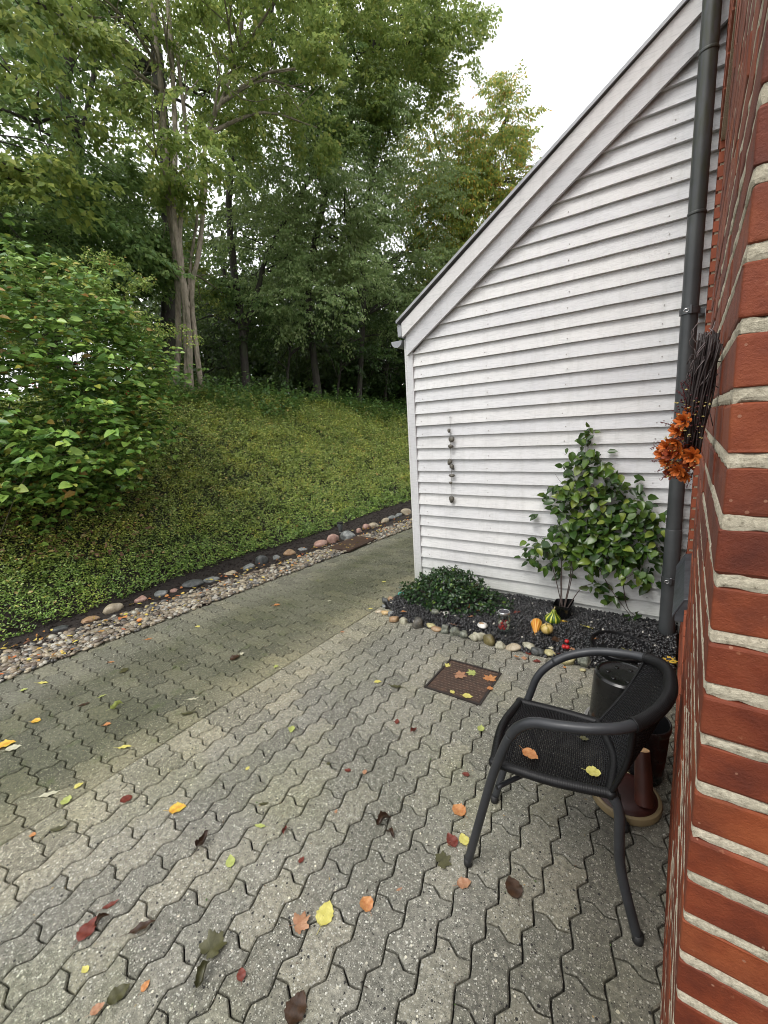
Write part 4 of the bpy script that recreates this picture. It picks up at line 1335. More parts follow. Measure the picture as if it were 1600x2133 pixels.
Or = np.array(Or); Dr_ = np.array(Dr_)
v, f = spray_cloud(Or, Dr_, rng.uniform(.10, .22, len(Or)), 14, .036, .022, .5, .3, key=4)
L_ROSE = leafmat('rose_leaves', [(0, (.16, .26, .05)), (.6, (.28, .38, .08)), (.9, (.42, .46, .12)), (1, (.45, .30, .08))], .25)
k = link('leaves', arrmesh('leaves', v - rb, f, L_ROSE), rose); k['kind'] = 'stuff'
# pale green seedlings and dry leaves at its foot
def shrublet(name, label, cat, c, r, n, mat, L, W, group=None, base=None):
    c = np.asarray(c, float); b = np.array(base if base is not None else [c[0], c[1], float(terrain(c[0], c[1]))])
    T = thing(name, label, cat, tuple(b), 0, group)
    d = unit(rng.normal(0, 1, (n, 3))); o = c + d * np.asarray(r) * (rng.uniform(0, 1, n) ** .45)[:, None]
    v, f = leaf_arrays(o, d * [1, 1, .2] + rng.normal(0, .5, (n, 3)) * [1, 1, .3], np.array([.2, -.2, 1.0]) + rng.normal(0, .4, (n, 3)), rng.uniform(.7, 1.2, n) * L, rng.uniform(.7, 1.2, n) * W, True)
    k = link('leaves', arrmesh('leaves', v - b, f, mat), T); k['kind'] = 'stuff'
    mb = MB()
    for q in o[rng.permutation(n)[:min(n, 16)]]: mb.tube(curve([b, (b + q) / 2 + rng.normal(0, .03, 3), q], 6) - b, .003, 4, caps=False)
    mb.obj('stems', cane, T, smooth=True)
    return T


L_SEED = leafmat('seedling_leaves', [(0, (.12, .20, .03)), (.5, (.20, .28, .05)), (1, (.34, .36, .07))], .3)
shrublet('pale_shrub', 'small shrub with large pale yellow-green leaves under the brambles at the left edge', 'shrub', hit(30, 1065) + [.12, 0, .12], (.34, .34, .16), 64, L_SEED, .085, .06)
shrublet('pale_seedling', 'yellow-green seedling low at the left edge above the ground cover', 'plant', hit(60, 1185) + [0, 0, .10], (.34, .28, .08), 80, L_SEED, .05, .034)
shrublet('leaning_seedling', 'pair of light green leaves sticking out beneath the brambles', 'plant', hit(105, 1060) + [.12, 0, .16], (.15, .15, .09), 12, L_SEED, .10, .07)
n = 420
xy = np.array([hit(rng.uniform(-20, 330), rng.uniform(1020, 1190))[:2] for _ in range(n)])
P = np.stack([xy[:, 0], xy[:, 1], terrain(xy[:, 0], xy[:, 1]) + .12], -1)
v, f = leaf_arrays(P, rng.normal(0, 1, P.shape) * [1, 1, .2], np.array([.3, -.2, 1.0]) + rng.normal(0, .4, P.shape), rng.uniform(.03, .07, n), rng.uniform(.02, .045, n), True)
L_DRY = leafmat('dry_leaves', [(0, (.12, .055, .03)), (.6, (.22, .12, .07)), (.9, (.34, .24, .12)), (1, (.5, .45, .12))], .1, rough=.6)
tag(link('dry_leaves', arrmesh('dry_leaves', v, f, L_DRY)), 'brown dry leaves lying under the brambles at the left edge', 'leaf litter', kind='stuff')

# ---------------------------------------------------------------- ivy bush in the flower bed
L_IVY = leafmat('ivy_leaves', [(0, (.010, .030, .010)), (.6, (.022, .055, .018)), (.93, (.045, .090, .028)), (1, (.14, .22, .04))], .12, rough=.30)
ivc = np.array([-1.58, 3.13, .05])
ivy = thing('evergreen_bush', 'low rounded dark evergreen bush beside the corner of the white house', 'bush', tuple(ivc))
n = 3300
d = unit(rng.normal(0, 1, (n, 3))); d[:, 2] = np.abs(d[:, 2])
rad = np.array([.37, .25, .31]) * (1 + .12 * vnoise(d[:, 0] * 3, d[:, 1] * 3 + d[:, 2] * 2, 1.3)[:, None])
o = ivc + d * rad * (rng.uniform(.4, 1, n) ** .35)[:, None] + np.array([0, 0, -.02])
o[:, 0] += np.where(o[:, 2] < .14, (o[:, 0] - ivc[0]) * .38, 0); o[:, 1] = np.minimum(o[:, 1], 3.42)
v, f = leaf_arrays(o, d * [1, 1, .2] + rng.normal(0, .7, (n, 3)) + [0, 0, -.3], d + rng.normal(0, .35, (n, 3)) + [0, 0, .45], rng.uniform(.022, .038, n), rng.uniform(.016, .026, n), True)
k = link('leaves', arrmesh('leaves', v - ivc, f, L_IVY), ivy); k['kind'] = 'stuff'
mb = MB()
for q in range(30):
    t = o[rng.integers(0, n)]; mb.tube(curve([ivc + rng.normal(0, .03, 3) * [1, 1, 0], (ivc + t) / 2 + rng.normal(0, .03, 3), t], 7) - ivc, .004, 5, caps=False)
mb.obj('stems', cane, ivy, smooth=True)

# ---------------------------------------------------------------- climbing plant in front of the boards
cb = np.array([-.694, 3.22, .10])
climb = thing('climbing_plant', 'climbing plant with glossy heart-shaped leaves growing up the white boards', 'plant', tuple(cb))
L_CL = leafmat('climber_leaf', [(0, (.022, .055, .012)), (.45, (.050, .105, .018)), (.8, (.10, .17, .026)), (1, (.20, .25, .045))], .16, rough=.24, island=False)
L_CLi = leafmat('climber_leaves_small', [(0, (.016, .042, .010)), (.6, (.032, .070, .014)), (1, (.08, .12, .02))], .16, rough=.26)
cl = [(-.585, 1.40, .06, 9), (-.64, 1.28, .11, 18), (-.55, 1.24, .10, 16), (-.62, 1.10, .17, 36), (-.48, 1.08, .14, 28), (-.74, .95, .11, 22), (-.62, .90, .15, 30), (-.44, .92, .16, 34), (-.28, .88, .12, 24), (-.15, .84, .09, 16),
      (-.20, .70, .12, 24), (-.34, .72, .16, 34), (-.52, .70, .14, 22), (-.70, .74, .10, 14), (-.80, .60, .13, 24), (-.94, .53, .09, 16), (-1.02, .44, .05, 6), (-.85, .46, .10, 16), (-.66, .55, .12, 24), (-.50, .50, .12, 20), (-.34, .52, .12, 20),
      (-.22, .50, .10, 16), (-.13, .60, .07, 10), (-.27, .40, .09, 12), (-.16, .36, .06, 7), (-.74, .33, .05, 5), (-.52, .30, .05, 5), (-.44, .24, .07, 8), (-.36, .18, .05, 5), (-.23, .085, .05, 5), (-.90, .93, .03, 3), (-.93, .80, .03, 2), (-.82, 1.02, .03, 3), (-.55, .62, .15, 34), (-.45, .66, .13, 26), (-.60, .78, .12, 22), (-.42, .80, .12, 20), (-.50, .55, .12, 20), (-.30, .62, .12, 22), (-.30, 1.06, .06, 5), (-.06, .90, .04, 4)]
pr = [leaf_proto('leaf', L_CL, 'ovate', f_, d_) for f_, d_ in ((.12, .15), (.2, .28), (.05, .05), (.16, .4))]
LV = []
for x0, z0, r, n in cl:
    for _ in range(int(n * 1.55)):
        a = rng.uniform(0, 6.28); q = r * math.sqrt(rng.uniform(0, 1))
        LV.append((x0 + q * math.cos(a), SIDE_Y - .05 - rng.uniform(.0, .13) * (1 if r > .08 else .4), z0 + q * math.sin(a)))
LV = np.array(LV); LV = LV[~((LV[:, 0] > -.09) & (LV[:, 1] < 3.36))]
sz = rng.uniform(.044, .090, len(LV)) * np.where(LV[:, 2] > 1.2, .85, 1)
pri = np.argsort(-(SIDE_Y - LV[:, 1]) - sz * .5)
for q in pri[:300]:
    o = link('leaf', pr[q % 4], climb)
    d = unit(np.array([rng.normal(0, .8), -rng.uniform(.1, .8), rng.normal(-.45, .5)])); nn = unit(np.array([rng.normal(0, .35), -.75 + rng.normal(0, .3), .65 + rng.normal(0, .25)]))
    M_ = Matrix.Translation(Vector(LV[q] - cb)) @ orient(d, nn).to_4x4() @ Matrix.Diagonal((sz[q], sz[q] * .66, sz[q], 1))
    o.matrix_local = M_
q = pri[300:]
v, f = leaf_arrays(LV[q] + [0, .02, 0], np.stack([rng.normal(0, .8, len(q)), -rng.uniform(.1, .8, len(q)), rng.normal(-.45, .5, len(q))], -1), np.array([0, -.75, .65]) + rng.normal(0, .3, (len(q), 3)), sz[q], sz[q] * .62, True)
k = link('leaf', arrmesh('leaf', v - cb, f, L_CLi), climb); k['kind'] = 'stuff'
stm = simple('climber_stem', (.045, .028, .022), .6, .3, 30, .2)
mb = MB()
for pts in ([(-.70, 3.23, .12), (-.80, 3.36, .36), (-.86, 3.38, .50)], [(-.70, 3.22, .12), (-.735, 3.34, .30), (-.74, 3.38, .55), (-.66, 3.38, .85)], [(-.69, 3.22, .12), (-.672, 3.34, .35), (-.67, 3.38, .6), (-.60, 3.38, 1.0), (-.585, 3.40, 1.42)],
            [(-.685, 3.22, .12), (-.66, 3.35, .36), (-.655, 3.38, .52), (-.5, 3.39, .8), (-.35, 3.39, .85)], [(-.67, 3.22, .12), (-.60, 3.35, .25), (-.52, 3.38, .30)], [(-.62, 3.38, .52), (-.50, 3.37, .45), (-.40, 3.37, .28), (-.27, 3.38, .10)],
            [(-.60, 3.38, .48), (-.47, 3.37, .46), (-.30, 3.37, .47)], [(-.40, 3.38, .50), (-.33, 3.36, .38), (-.29, 3.38, .16), (-.22, 3.39, .08)], [(-.72, 3.23, .12), (-.73, 3.30, .22), (-.75, 3.36, .33)]):
    mb.tube(curve(pts, 14) - cb, np.linspace(.0042, .0022, 14), 6, caps=False)
for _ in range(26):                                     # thin tendrils in front of the boards
    s0 = LV[rng.integers(0, len(LV))]; e = s0 + np.array([rng.normal(0, .10), rng.uniform(0, .03), rng.normal(.05, .08)])
    mb.tube(curve([s0, (s0 + e) / 2 + rng.normal(0, .012, 3), e], 7) - cb, .0011, 4, caps=False)
mb.obj('stems', stm, climb, smooth=True)
# ================================================================ CHAIR
def pxz(x, y, Yw):
    """point seen at (x, y) on the vertical plane Y = Yw"""
    return sp(x, y, Yw)


ch0 = np.array([-.30, 1.38, 0.0])
chair = thing('garden_chair', 'black rattan armchair with grey tube arms standing against the brick wall', 'chair', tuple(ch0))
tubem = simple('grey_tube', (.030, .032, .036), .42, .2, 14, .12, metal=.15, dist=.001)
ratm = NT('black_rattan'); _p = ratm.pos()
ratm.P(Base_Color=ratm.ramp(ratm.noise(_p, 40, 4), [(.3, (.004, .004, .0045)), (.7, (.008, .008, .009))]), Roughness=.48, Specular_IOR_Level=.32)
ratm.bump(ratm.noise(_p, 400, 3), .2, .001)
RT = ratm.m
capm = simple('black_rubber', (.010, .010, .010), .6, .2, 20, .1)
arm = [(-.545, 1.149, .012), (-.505, 1.146, .18), (-.452, 1.142, .40), (-.422, 1.140, .50), (-.394, 1.138, .578), (-.362, 1.133, .632), (-.315, 1.130, .668), (-.245, 1.130, .684), (-.16, 1.150, .695), (-.085, 1.195, .702), (-.03, 1.275, .710),
       (.000, 1.37, .715), (.003, 1.46, .715), (-.012, 1.55, .709), (-.065, 1.612, .698), (-.14, 1.630, .688), (-.235, 1.626, .672), (-.325, 1.600, .642), (-.385, 1.572, .600), (-.425, 1.558, .545), (-.449, 1.548, .47), (-.50, 1.51, .28), (-.560, 1.445, .012)]
ac = curve(arm, 200)
def cpart(mb, name, m, **k):
    mb.v = [np.asarray(q) - ch0 for q in mb.v]
    return mb.obj(name, m, chair, smooth=True, **k)
iz = lambda a: int(a * 199)
cut1, cut2 = iz(4.3 / 22), iz(17.7 / 22)
cpart(MB().tube(ac[:cut1 + 1], .0142, 14), 'leg', tubem)
cpart(MB().tube(ac[cut2:], .0142, 14), 'leg', tubem)
w1, w2 = iz(9.2 / 22), iz(14.2 / 22)
cpart(MB().tube(ac[cut1:w1 + 2], .0153, 14), 'armrest', tubem)
cpart(MB().tube(ac[w2 - 2:cut2 + 1], .0153, 14), 'armrest', tubem)
seg = curve(ac[w1:w2 + 1], 330)
rr = .0178 + .0011 * np.abs(np.sin(np.arange(330) * math.pi / 3.0))
cpart(MB().tube(seg, rr, 14), 'back_rail', RT)
for q in (seg[:8], seg[-8:]): cpart(MB().tube(q, .0198, 14), 'rail_binding', RT)
NB, FB, FF, NF = np.array([-.122, 1.232, .44]), np.array([-.205, 1.545, .44]), np.array([-.480, 1.522, .44]), np.array([-.455, 1.172, .44])
cpart(MB().tube(curve([NB + [.0, .0, .0], NB + [.025, -.005, -.05], (-.085, 1.215, .22), (-.030, 1.202, .012)], 30), .0145, 14), 'leg', tubem)
cpart(MB().tube(curve([FB, FB + [.02, .0, -.05], (-.16, 1.572, .22), (-.105, 1.578, .012)], 30), .0145, 14), 'leg', tubem)
for q in ((-.545, 1.149), (-.560, 1.445), (-.030, 1.202), (-.105, 1.578)):
    cpart(MB().tube([(q[0], q[1], .0), (q[0], q[1], .004), (q[0] + .001, q[1], .03)], [.013, .0158, .0152], 14), 'foot_cap', capm)
def rail(a, b, name, bow=(0, 0, 0), r=.0145):
    a = np.array(a); b = np.array(b); n = 150
    c = curve([a, (a + b) / 2 + bow, b], n)
    cpart(MB().tube(c, r + .0009 * np.abs(np.sin(np.arange(n) * math.pi / 3)), 12), name, RT)
rail(NF, NB, 'seat_rail', (0, -.008, -.004)); rail(FF, FB, 'seat_rail', (0, .010, -.004)); rail(NF, FF, 'seat_rail', (-.022, 0, .004)); rail(NB, FB, 'seat_rail', (.030, 0, 0))
for c_ in (NF, NB, FF): cpart(MB().lathe([(.013, -.012), (.017, -.006), (.017, .006), (.013, .012)], tuple(c_), 12), 'corner_binding', RT)
# cross brace under the seat
cpart(MB().tube(curve([(-.44, 1.16, .36), (-.36, 1.35, .355), (-.47, 1.535, .36)], 20), .008, 8), 'brace', tubem)
# woven seat: bilinear patch, strands across, ribs front to back
def seat_pt(u, v):          # u 0 front .. 1 back, v 0 near .. 1 far
    a = NF * (1 - u) + NB * u + np.array([0, -.008 * 4 * u * (1 - u), 0]); b = FF * (1 - u) + FB * u + np.array([0, .010 * 4 * u * (1 - u), 0])
    p = a * (1 - v) + b * v
    p = p + np.array([(-.022 * (1 - u) + .030 * u) * 4 * v * (1 - v), 0, -.016 * (4 * u * (1 - u)) * (4 * v * (1 - v)) ** .7 + .004])
    return p
def weave(fn, nr, ns, name, hw, amp, sgn=1):
    """ns strands running along v, woven over nr ribs along u"""
    mb = MB()
    for s in range(ns):
        u = (s + .5) / ns; m = nr * 2 + 1
        vs = np.linspace(0, 1, m)
        pts = []
        for k, v in enumerate(vs):
            p = fn(u, v)
            e = 1e-3
            nn = unit(np.cross(fn(min(u + e, 1), v) - p + 1e-9, fn(u, min(v + e, 1)) - p + 1e-9)) if v < 1 else nn
            pts.append(p + nn * (amp * math.sin((k / 2 * math.pi) + (s % 2) * math.pi)))
        mb.tube(pts, hw, 5, caps=False)
    o = cpart(mb, name, RT); o['kind'] = 'stuff'
    mb = MB()
    for r in range(nr + 1):
        v = r / nr
        mb.tube([fn(u, v) for u in np.linspace(0, 1, 12)], .0017, 5, caps=False)
    o = cpart(mb, name + '_ribs', RT); o['kind'] = 'stuff'
weave(seat_pt, 34, 58, 'seat_weave', .0031, .0018)
h0, h1 = 0, 329
def back_pt(u, v):          # u 0 bottom .. 1 top
    bt = NB * (1 - v) + FB * v + np.array([.030 * 4 * v * (1 - v), 0, 0])
    t = seg[int(round(v * 329))] + np.array([0, 0, -.012])
    p = bt * (1 - u) + t * u
    return p + np.array([.012 * 4 * u * (1 - u), 0, 0])
weave(back_pt, 30, 46, 'back_weave', .0031, .0018)
rail(NB, seg[3], 'back_edge', (.012, -.004, 0), .0070); rail(FB, seg[-4], 'back_edge', (.012, .004, 0), .0042)

# ================================================================ BUCKETS, TRAY, LOG
plast = simple('black_plastic', (.006, .006, .0065), .24, .1, 6, .03, dist=.0005)
bpos = (-.192, 2.192, 0)
bucket = thing('upturned_bucket', 'black plastic bucket standing upside down behind the chair', 'bucket', bpos)
MB().lathe([(.1475, .006), (.1485, .012), (.1475, .020), (.1435, .022), (.140, .026), (.1375, .06), (.130, .20), (.1255, .268), (.122, .284), (.114, .2925), (.107, .2935), (.1045, .2885), (.100, .2865), (.045, .2855), (.0, .2850)], sides=56).obj('body', plast, bucket, smooth=False)
for o in (bucket.children[0],): smooth_angle(o, 30)
for a in np.linspace(0, 2 * math.pi, 7)[:-1]:
    MB().lathe([(.012, .2862), (.011, .2885), (.006, .2892)], (.062 * math.cos(a), .062 * math.sin(a), 0), 14).obj('moulded_foot', plast, bucket, smooth=True)
clearm = simple('clear_saucer', (.30, .30, .29), .2, .15, 12, 0)
sau = MB().lathe([(.150, .002), (.160, .003), (.1635, .017), (.161, .017), (.157, .0045), (.150, .0035)], sides=48)
o = sau.obj('saucer', clearm, None, smooth=True); o.location = bpos
tag(o, 'pale saucer under the upturned black bucket', 'saucer')
b2 = thing('black_pot', 'second black pot squeezed between the bucket and the brick wall', 'pot', (-.078, 1.915, 0))
smooth_angle(MB().lathe([(.078, .001), (.088, .12), (.094, .235), (.0985, .238), (.0985, .262), (.094, .264), (.091, .262), (.088, .235), (.080, .10), (.05, .06)], sides=40).obj('body', plast, b2), 30)
traym = simple('black_tray', (.008, .008, .009), .32, .2, 15, .1)
tr = thing('bucket_lid', 'round black plastic lid holding a puddle, lying on the chippings behind the chair arm', 'lid', (-.290, 2.925, .045))
tr.rotation_euler = (math.radians(5), math.radians(2), .3)
smooth_angle(MB().lathe([(.0, .004), (.125, .004), (.130, .010), (.136, .012), (.141, .010), (.146, .004), (.152, .004), (.158, .030), (.165, .033), (.168, .028), (.160, -.002), (.12, -.004)], sides=64).obj('rim', traym, tr), 30)
MB().box((-.03, .085, .0045), (.02, .11, .012)).obj('moulded_latch', traym, tr, bevel=.002)
wat = NT('puddle'); wat.P(Base_Color=(.25, .26, .27), Roughness=.03, Specular_IOR_Level=1.0, Metallic=.75)
V = [(.055 + .062 * math.cos(a) * (1 + .12 * math.sin(3 * a)), -.045 + .036 * math.sin(a) * (1 + .1 * math.cos(4 * a)), .0062) for a in np.linspace(0, 6.283, 30)[:-1]]
MB().add(V, [tuple(range(29))]).obj('puddle', wat.m, tr)
# wooden ornament: round foot with pale rim, leaning log
redw = simple('dark_red_paint', (.030, .007, .005), .42, .35, 8, .2)
palew = simple('pale_rim', (.22, .165, .085), .55, .25, 9, .2)
rp = (-.118, 1.728, 0)
orn = thing('round_wooden_stand', 'round dark red wooden stand with a pale rim, half hidden behind the chair', 'stand', rp)
smooth_angle(MB().lathe([(.118, .001), (.126, .006), (.128, .020), (.125, .032), (.117, .036), (.113, .034)], sides=56).obj('rim', palew, orn), 40)
smooth_angle(MB().lathe([(.114, .03), (.110, .038), (.095, .046), (.06, .050), (.0, .051)], sides=48).obj('foot', redw, orn), 40)
lg = thing('painted_log', 'short red painted log with a pale cut end leaning on the round stand', 'log', (-.075, 1.70, .075))
a0 = np.array([.024, -.005, -.03]); a1 = np.array([.004, .050, .160])
smooth_angle(MB().tube([a0, a0 * .5 + a1 * .5, a1], [.034, .031, .026], 18).obj('bark', simple('red_log', (.055, .013, .007), .5, .4, 12, .4), lg), 50)
dv = unit(a1 - a0)
cutm = simple('cut_wood', (.48, .30, .15), .6, .3, 60, .3)
MB().tube([a1 - dv * .001, a1 + dv * .0012], .0245, 18).obj('cut_end', cutm, lg)
bd = thing('bent_band', 'thin grey bent metal band beside the painted log', 'band', (-.16, 1.70, .09))
MB().tube(curve([(-.02, .02, .12), (-.035, .0, .05), (-.015, -.02, -.01), (.03, -.03, -.03)], 20), .011, 10, flat=.2).obj('band', simple('band_metal', (.16, .16, .14), .4, .3, 10, .1, metal=.4), bd, smooth=True)

# ================================================================ DRAIN COVERS
rust = NT('rusty_iron'); _p = rust.pos()
_c = rust.ramp(rust.noise(_p, 26, 6, .7), [(.3, (.022, .013, .010)), (.55, (.060, .033, .022)), (.75, (.115, .062, .038))])
rust.P(Base_Color=_c, Roughness=.55); rust.bump(rust.noise(_p, 120, 5, .7), .5, .003)
dc = thing('drain_cover', 'square rusty brown drain cover set into the courtyard paving', 'drain cover', (-1.028, 2.170, 0), .02)
MB().box((-.162, -.165, -.02), (.162, .165, .0048)).obj('plate', rust.m, dc)
fr = MB()
for a, b in (((-.176, -.180), (.176, -.168)), ((-.176, .168), (.176, .180)), ((-.176, -.168), (-.165, .168)), ((.165, -.168), (.176, .168))): fr.box((*a, -.02), (*b, .0068))
fr.obj('frame', simple('dark_iron', (.022, .016, .014), .5, .3, 20, .3), dc)
rib = MB()
for i in range(13):
    for j in range(14):
        x = -.145 + i * .0242 + (.012 if j % 2 else 0); y = -.148 + j * .0228
        if x < .150: rib.box((x - .007, y - .0013, .0048), (x + .007, y + .0013, .0066))
rb = rib.obj('tread_bars', simple('worn_iron', (.17, .13, .10), .4, .4, 40, .2, metal=.3), dc); rb['kind'] = 'stuff'
dc2p = gp(735, 1137)
dc2 = thing('inspection_cover', 'flat dark brown inspection plate set in the river pebbles', 'cover', (dc2p[0], dc2p[1], .036), .06)
MB().box((-.19, -.30, -.02), (.17, .34, .004)).obj('plate', rust.m, dc2, bevel=.003)
MB().box((-.17, -.28, .0042), (.15, .32, .0075)).obj('inner_plate', rust.m, dc2, bevel=.002)

# ================================================================ STONES
def stone_mat(name, a, b, c=None, sc=18):
    t = NT(name); p = t.objco()
    col = t.ramp(t.noise(p, sc, 6, .7), [(.32, a), (.55, b), (.72, c or b)])
    sp_ = t.ramp(t.noise(p, sc * 7, 3, .8), [(.35, g3(.75)), (.7, g3(1.2))])
    t.P(Base_Color=t.mix(.8, col, sp_, 'MULTIPLY'), Roughness=.48); t.bump(t.noise(p, sc * 4, 5, .7), .45, .004)
    return t.m


SM = dict(
    pink=stone_mat('pink_granite', (.26, .15, .12), (.40, .25, .20), (.46, .34, .28)), grey=stone_mat('grey_granite', (.09, .10, .10), (.22, .23, .22), (.33, .33, .31)),
    beige=stone_mat('beige_stone', (.26, .21, .14), (.42, .36, .26), (.52, .46, .36)), dark=stone_mat('dark_stone', (.030, .034, .034), (.075, .08, .078), (.13, .13, .12)),
    tan=stone_mat('tan_stone', (.22, .13, .07), (.34, .22, .12), (.42, .30, .18)), cream=stone_mat('cream_flint', (.20, .19, .13), (.40, .385, .29), (.56, .54, .42), 34),
    olive=stone_mat('olive_stone', (.06, .05, .022), (.15, .125, .05), (.26, .22, .10)), mott=stone_mat('mottled_flint', (.04, .045, .035), (.17, .18, .14), (.46, .46, .38), 38),
    band=stone_mat('banded_stone', (.04, .04, .035), (.12, .11, .09), (.24, .22, .17), 26), yellow=stone_mat('yellow_stone', (.28, .25, .12), (.44, .40, .21), (.54, .50, .30)),
    turq=simple('turquoise_paint', (.06, .42, .36), .38, .10, 10, .1), white=stone_mat('white_stone', (.45, .44, .40), (.70, .69, .64), (.78, .77, .72)), orange=stone_mat('orange_flint', (.38, .22, .08), (.56, .40, .20), (.64, .54, .34)))


def stone(px, py, w, col, label, group, flat=.62, long_=1.0, z=None, name='border_stone', cat='stone', rz=None, rough=.17, tilt=0.0, inbed=False):
    """w: width in metres"""
    z0 = 0.0 if z is None else z
    r = w / 2
    p = gp(px, py, z0 + r * flat * .55)
    w = w * (1.32 if group == GB else 1.05); r = w / 2
    M = ICO3; v = M[0].copy()
    for _q in range(7):                                  # worn flat facets
        fn_ = unit(rng.normal(0, 1, 3) * [1, 1, .7]); dd_ = v @ fn_; h_ = rng.uniform(.62, .9); v = v - fn_ * (np.maximum(0, dd_ - h_) * .85)[:, None]
    ph = rng.uniform(0, 6.28, 6)
    k = 1 + rough * (np.sin(v[:, 0] * 2.1 + ph[0]) * .6 + np.sin(v[:, 1] * 2.7 + ph[1]) * .6 + np.sin(v[:, 2] * 3 + ph[2]) * .5 + np.sin((v[:, 0] + v[:, 1]) * 4 + ph[3]) * .35) \
        + rough * .18 * np.sin(v[:, 0] * 9 + ph[4]) * np.sin(v[:, 1] * 8 + ph[5])
    v = v * k[:, None] * np.array([1.0, .74 * long_, flat])
    v = v * r
    me = arrmesh(name, v, M[1], SM[col], True)
    zz = z0 + r * flat * .62
    o = link(name, me, None, (p[0], p[1], zz), (tilt, rng.normal(0, .08), (rng.uniform(-.4, .4) + math.pi / 2) if rz is None else rz))
    return tag(o, label, cat, group)


GB = 'stones edging the bank'
PS = [(128, 1312, .105, 'dark', 'flat dark stone sunk in the pebbles, nearest the left edge', .4), (186, 1293, .11, 'tan', 'flat rusty tan stone left of the big pale one', .5),
      (236, 1270, .125, 'beige', 'big pale yellowish stone with a flat top in the row below the bank', .7), (293, 1253, .100, 'pink', 'pinkish stone with a dark hollow next to the big pale stone', .7),
      (338, 1239, .100, 'grey', 'rounded grey granite stone right of the pinkish hollowed one', .7), (366, 1232, .070, 'pink', 'small brownish stone tucked against the long dark stone', .6),
      (402, 1220, .165, 'dark', 'longest dark angular stone in the row below the bank', .5), (441, 1208, .14, 'grey', 'long low grey stone right of the longest dark one', .4),
      (482, 1195, .13, 'beige', 'flat beige stone half sunk in the soil', .38), (516, 1184, .11, 'grey', 'pointed grey stone between the flat beige and the dark hump', .6),
      (547, 1171, .140, 'dark', 'humped dark grey stone in the middle of the row', .75), (577, 1163, .085, 'grey', 'small light grey stone right of the dark hump', .7),
      (604, 1154, .135, 'tan', 'large brown stone among orange leaves', .6), (632, 1145, .11, 'grey', 'pale flat stone left of the three big round stones', .4),
      (668, 1136, .155, 'pink', 'first of the three big round stones, low and pinkish grey', .62), (695, 1127, .145, 'pink', 'round reddish boulder, the tallest of the row by the garden lamp', .95),
      (725, 1119, .190, 'grey', 'long rounded boulder in front of the garden lamp', .62), (749, 1108, .090, 'pink', 'small brownish round stone right of the long boulder', .8),
      (763, 1101, .13, 'pink', 'leaning reddish stone with a ridge, beyond the long boulder', .7), (779, 1097, .15, 'beige', 'flat pale wedge beside the leaning reddish stone', .5),
      (801, 1088, .13, 'beige', 'first of the four far pale stones before the house corner', .6), (816, 1082, .13, 'grey', 'second of the four far pale stones before the house corner', .6),
      (830, 1076, .12, 'grey', 'third and darkest of the far stones before the house corner', .6), (846, 1069, .20, 'beige', 'farthest and palest stone of the row, beside the house corner', .5)]
for x, y, w, c, lb, fl in PS: stone(x, y, w, c, lb, GB, fl, z=.0)
GF = 'stones edging the flower bed'
BS = [(802, 1253, .062, 'dark', 'dark grey stone with a white rim at the left end of the bed', .8), (815, 1249, .062, 'tan', 'brown round stone just right of the dark one at the bed end', .8),
      (835, 1239, .075, 'turq', 'turquoise painted pebble at the left corner of the flower bed', .55), (842, 1230, .085, 'olive', 'long olive brown stone behind the turquoise pebble', .5),
      (855, 1225, .07, 'yellow', 'pale yellow stone nearest the white corner board', .4), (800, 1264, .05, 'grey', 'small light grey pebble below the dark stone at the bed end', .6),
      (789, 1273, .08, 'beige', 'flat beige stone lying farthest out on the paving', .35), (802, 1277, .068, 'orange', 'pale orange wedge-shaped flint at the bed corner', .6),
      (817, 1279, .075, 'grey', 'pair-like smooth grey stone at the front left of the bed', .6), (822, 1291, .095, 'tan', 'flat brown stone with a straight edge at the bed corner', .5),
      (841, 1293, .085, 'cream', 'whitish pointed flint right of the flat brown stone', .55), (872, 1299, .11, 'band', 'large dark stone with pale bands in the bed edge', .75),
      (897, 1305, .080, 'yellow', 'smooth pale yellow oval pebble, upper of the two side by side', .5), (910, 1311, .085, 'tan', 'smooth tan oval pebble below the pale yellow one', .42),
      (928, 1313, .075, 'mott', 'upright rough grey-green flint in the bed edge', 1.0), (947, 1318, .08, 'mott', 'knobbly grey flint between two greyish neighbours', .75),
      (965, 1321, .075, 'mott', 'dark veined flint left of the creamy flint', .9), (987, 1327, .085, 'cream', 'bright creamy flint with a knob on top', .85),
      (1004, 1329, .070, 'cream', 'narrow upright creamy flint touching the olive brown stone', 1.0), (1019, 1334, .098, 'olive', 'biggest olive brown stone in front of the glass jar', .85),
      (1043, 1346, .085, 'cream', 'low cream stone right of the big olive brown one', .5), (1068, 1348, .10, 'beige', 'long beige stone with an orange leaf on its right end', .45),
      (1098, 1346, .085, 'cream', 'cream and grey flint beside the red wet leaves', .6), (1122, 1359, .085, 'dark', 'dark grey stone with white cracks left of the chair arm', .7),
      (1145, 1362, .080, 'yellow', 'pale yellow stone partly behind the curve of the chair arm', .6), (1183, 1377, .105, 'yellow', 'large flat pale yellow stone framed by the chair arm', .5),
      (1213, 1380, .092, 'mott', 'mottled dark and white flint between the yellow stone and the black lid', .9), (1213, 1396, .035, 'yellow', 'tiny pale yellow pebble on the paving below the mottled flint', .6)]
for x, y, w, c, lb, fl in BS: stone(x, y, w, c, lb, GF, fl, rz=rng.uniform(-.5, .5), rough=.26 if c in ('mott', 'cream', 'band', 'dark') else .13)
GI = 'pebbles lying on the black chippings'
stone(906, 1275, .075, 'mott', 'smooth greenish grey pebble with a straw across it on the chippings', GI, .6, z=.035, name='pebble', rz=.3, rough=.05)
stone(928, 1277, .055, 'white', 'small white triangular stone with dark marks on the chippings', GI, .5, z=.04, name='pebble', rz=.5, rough=.25)
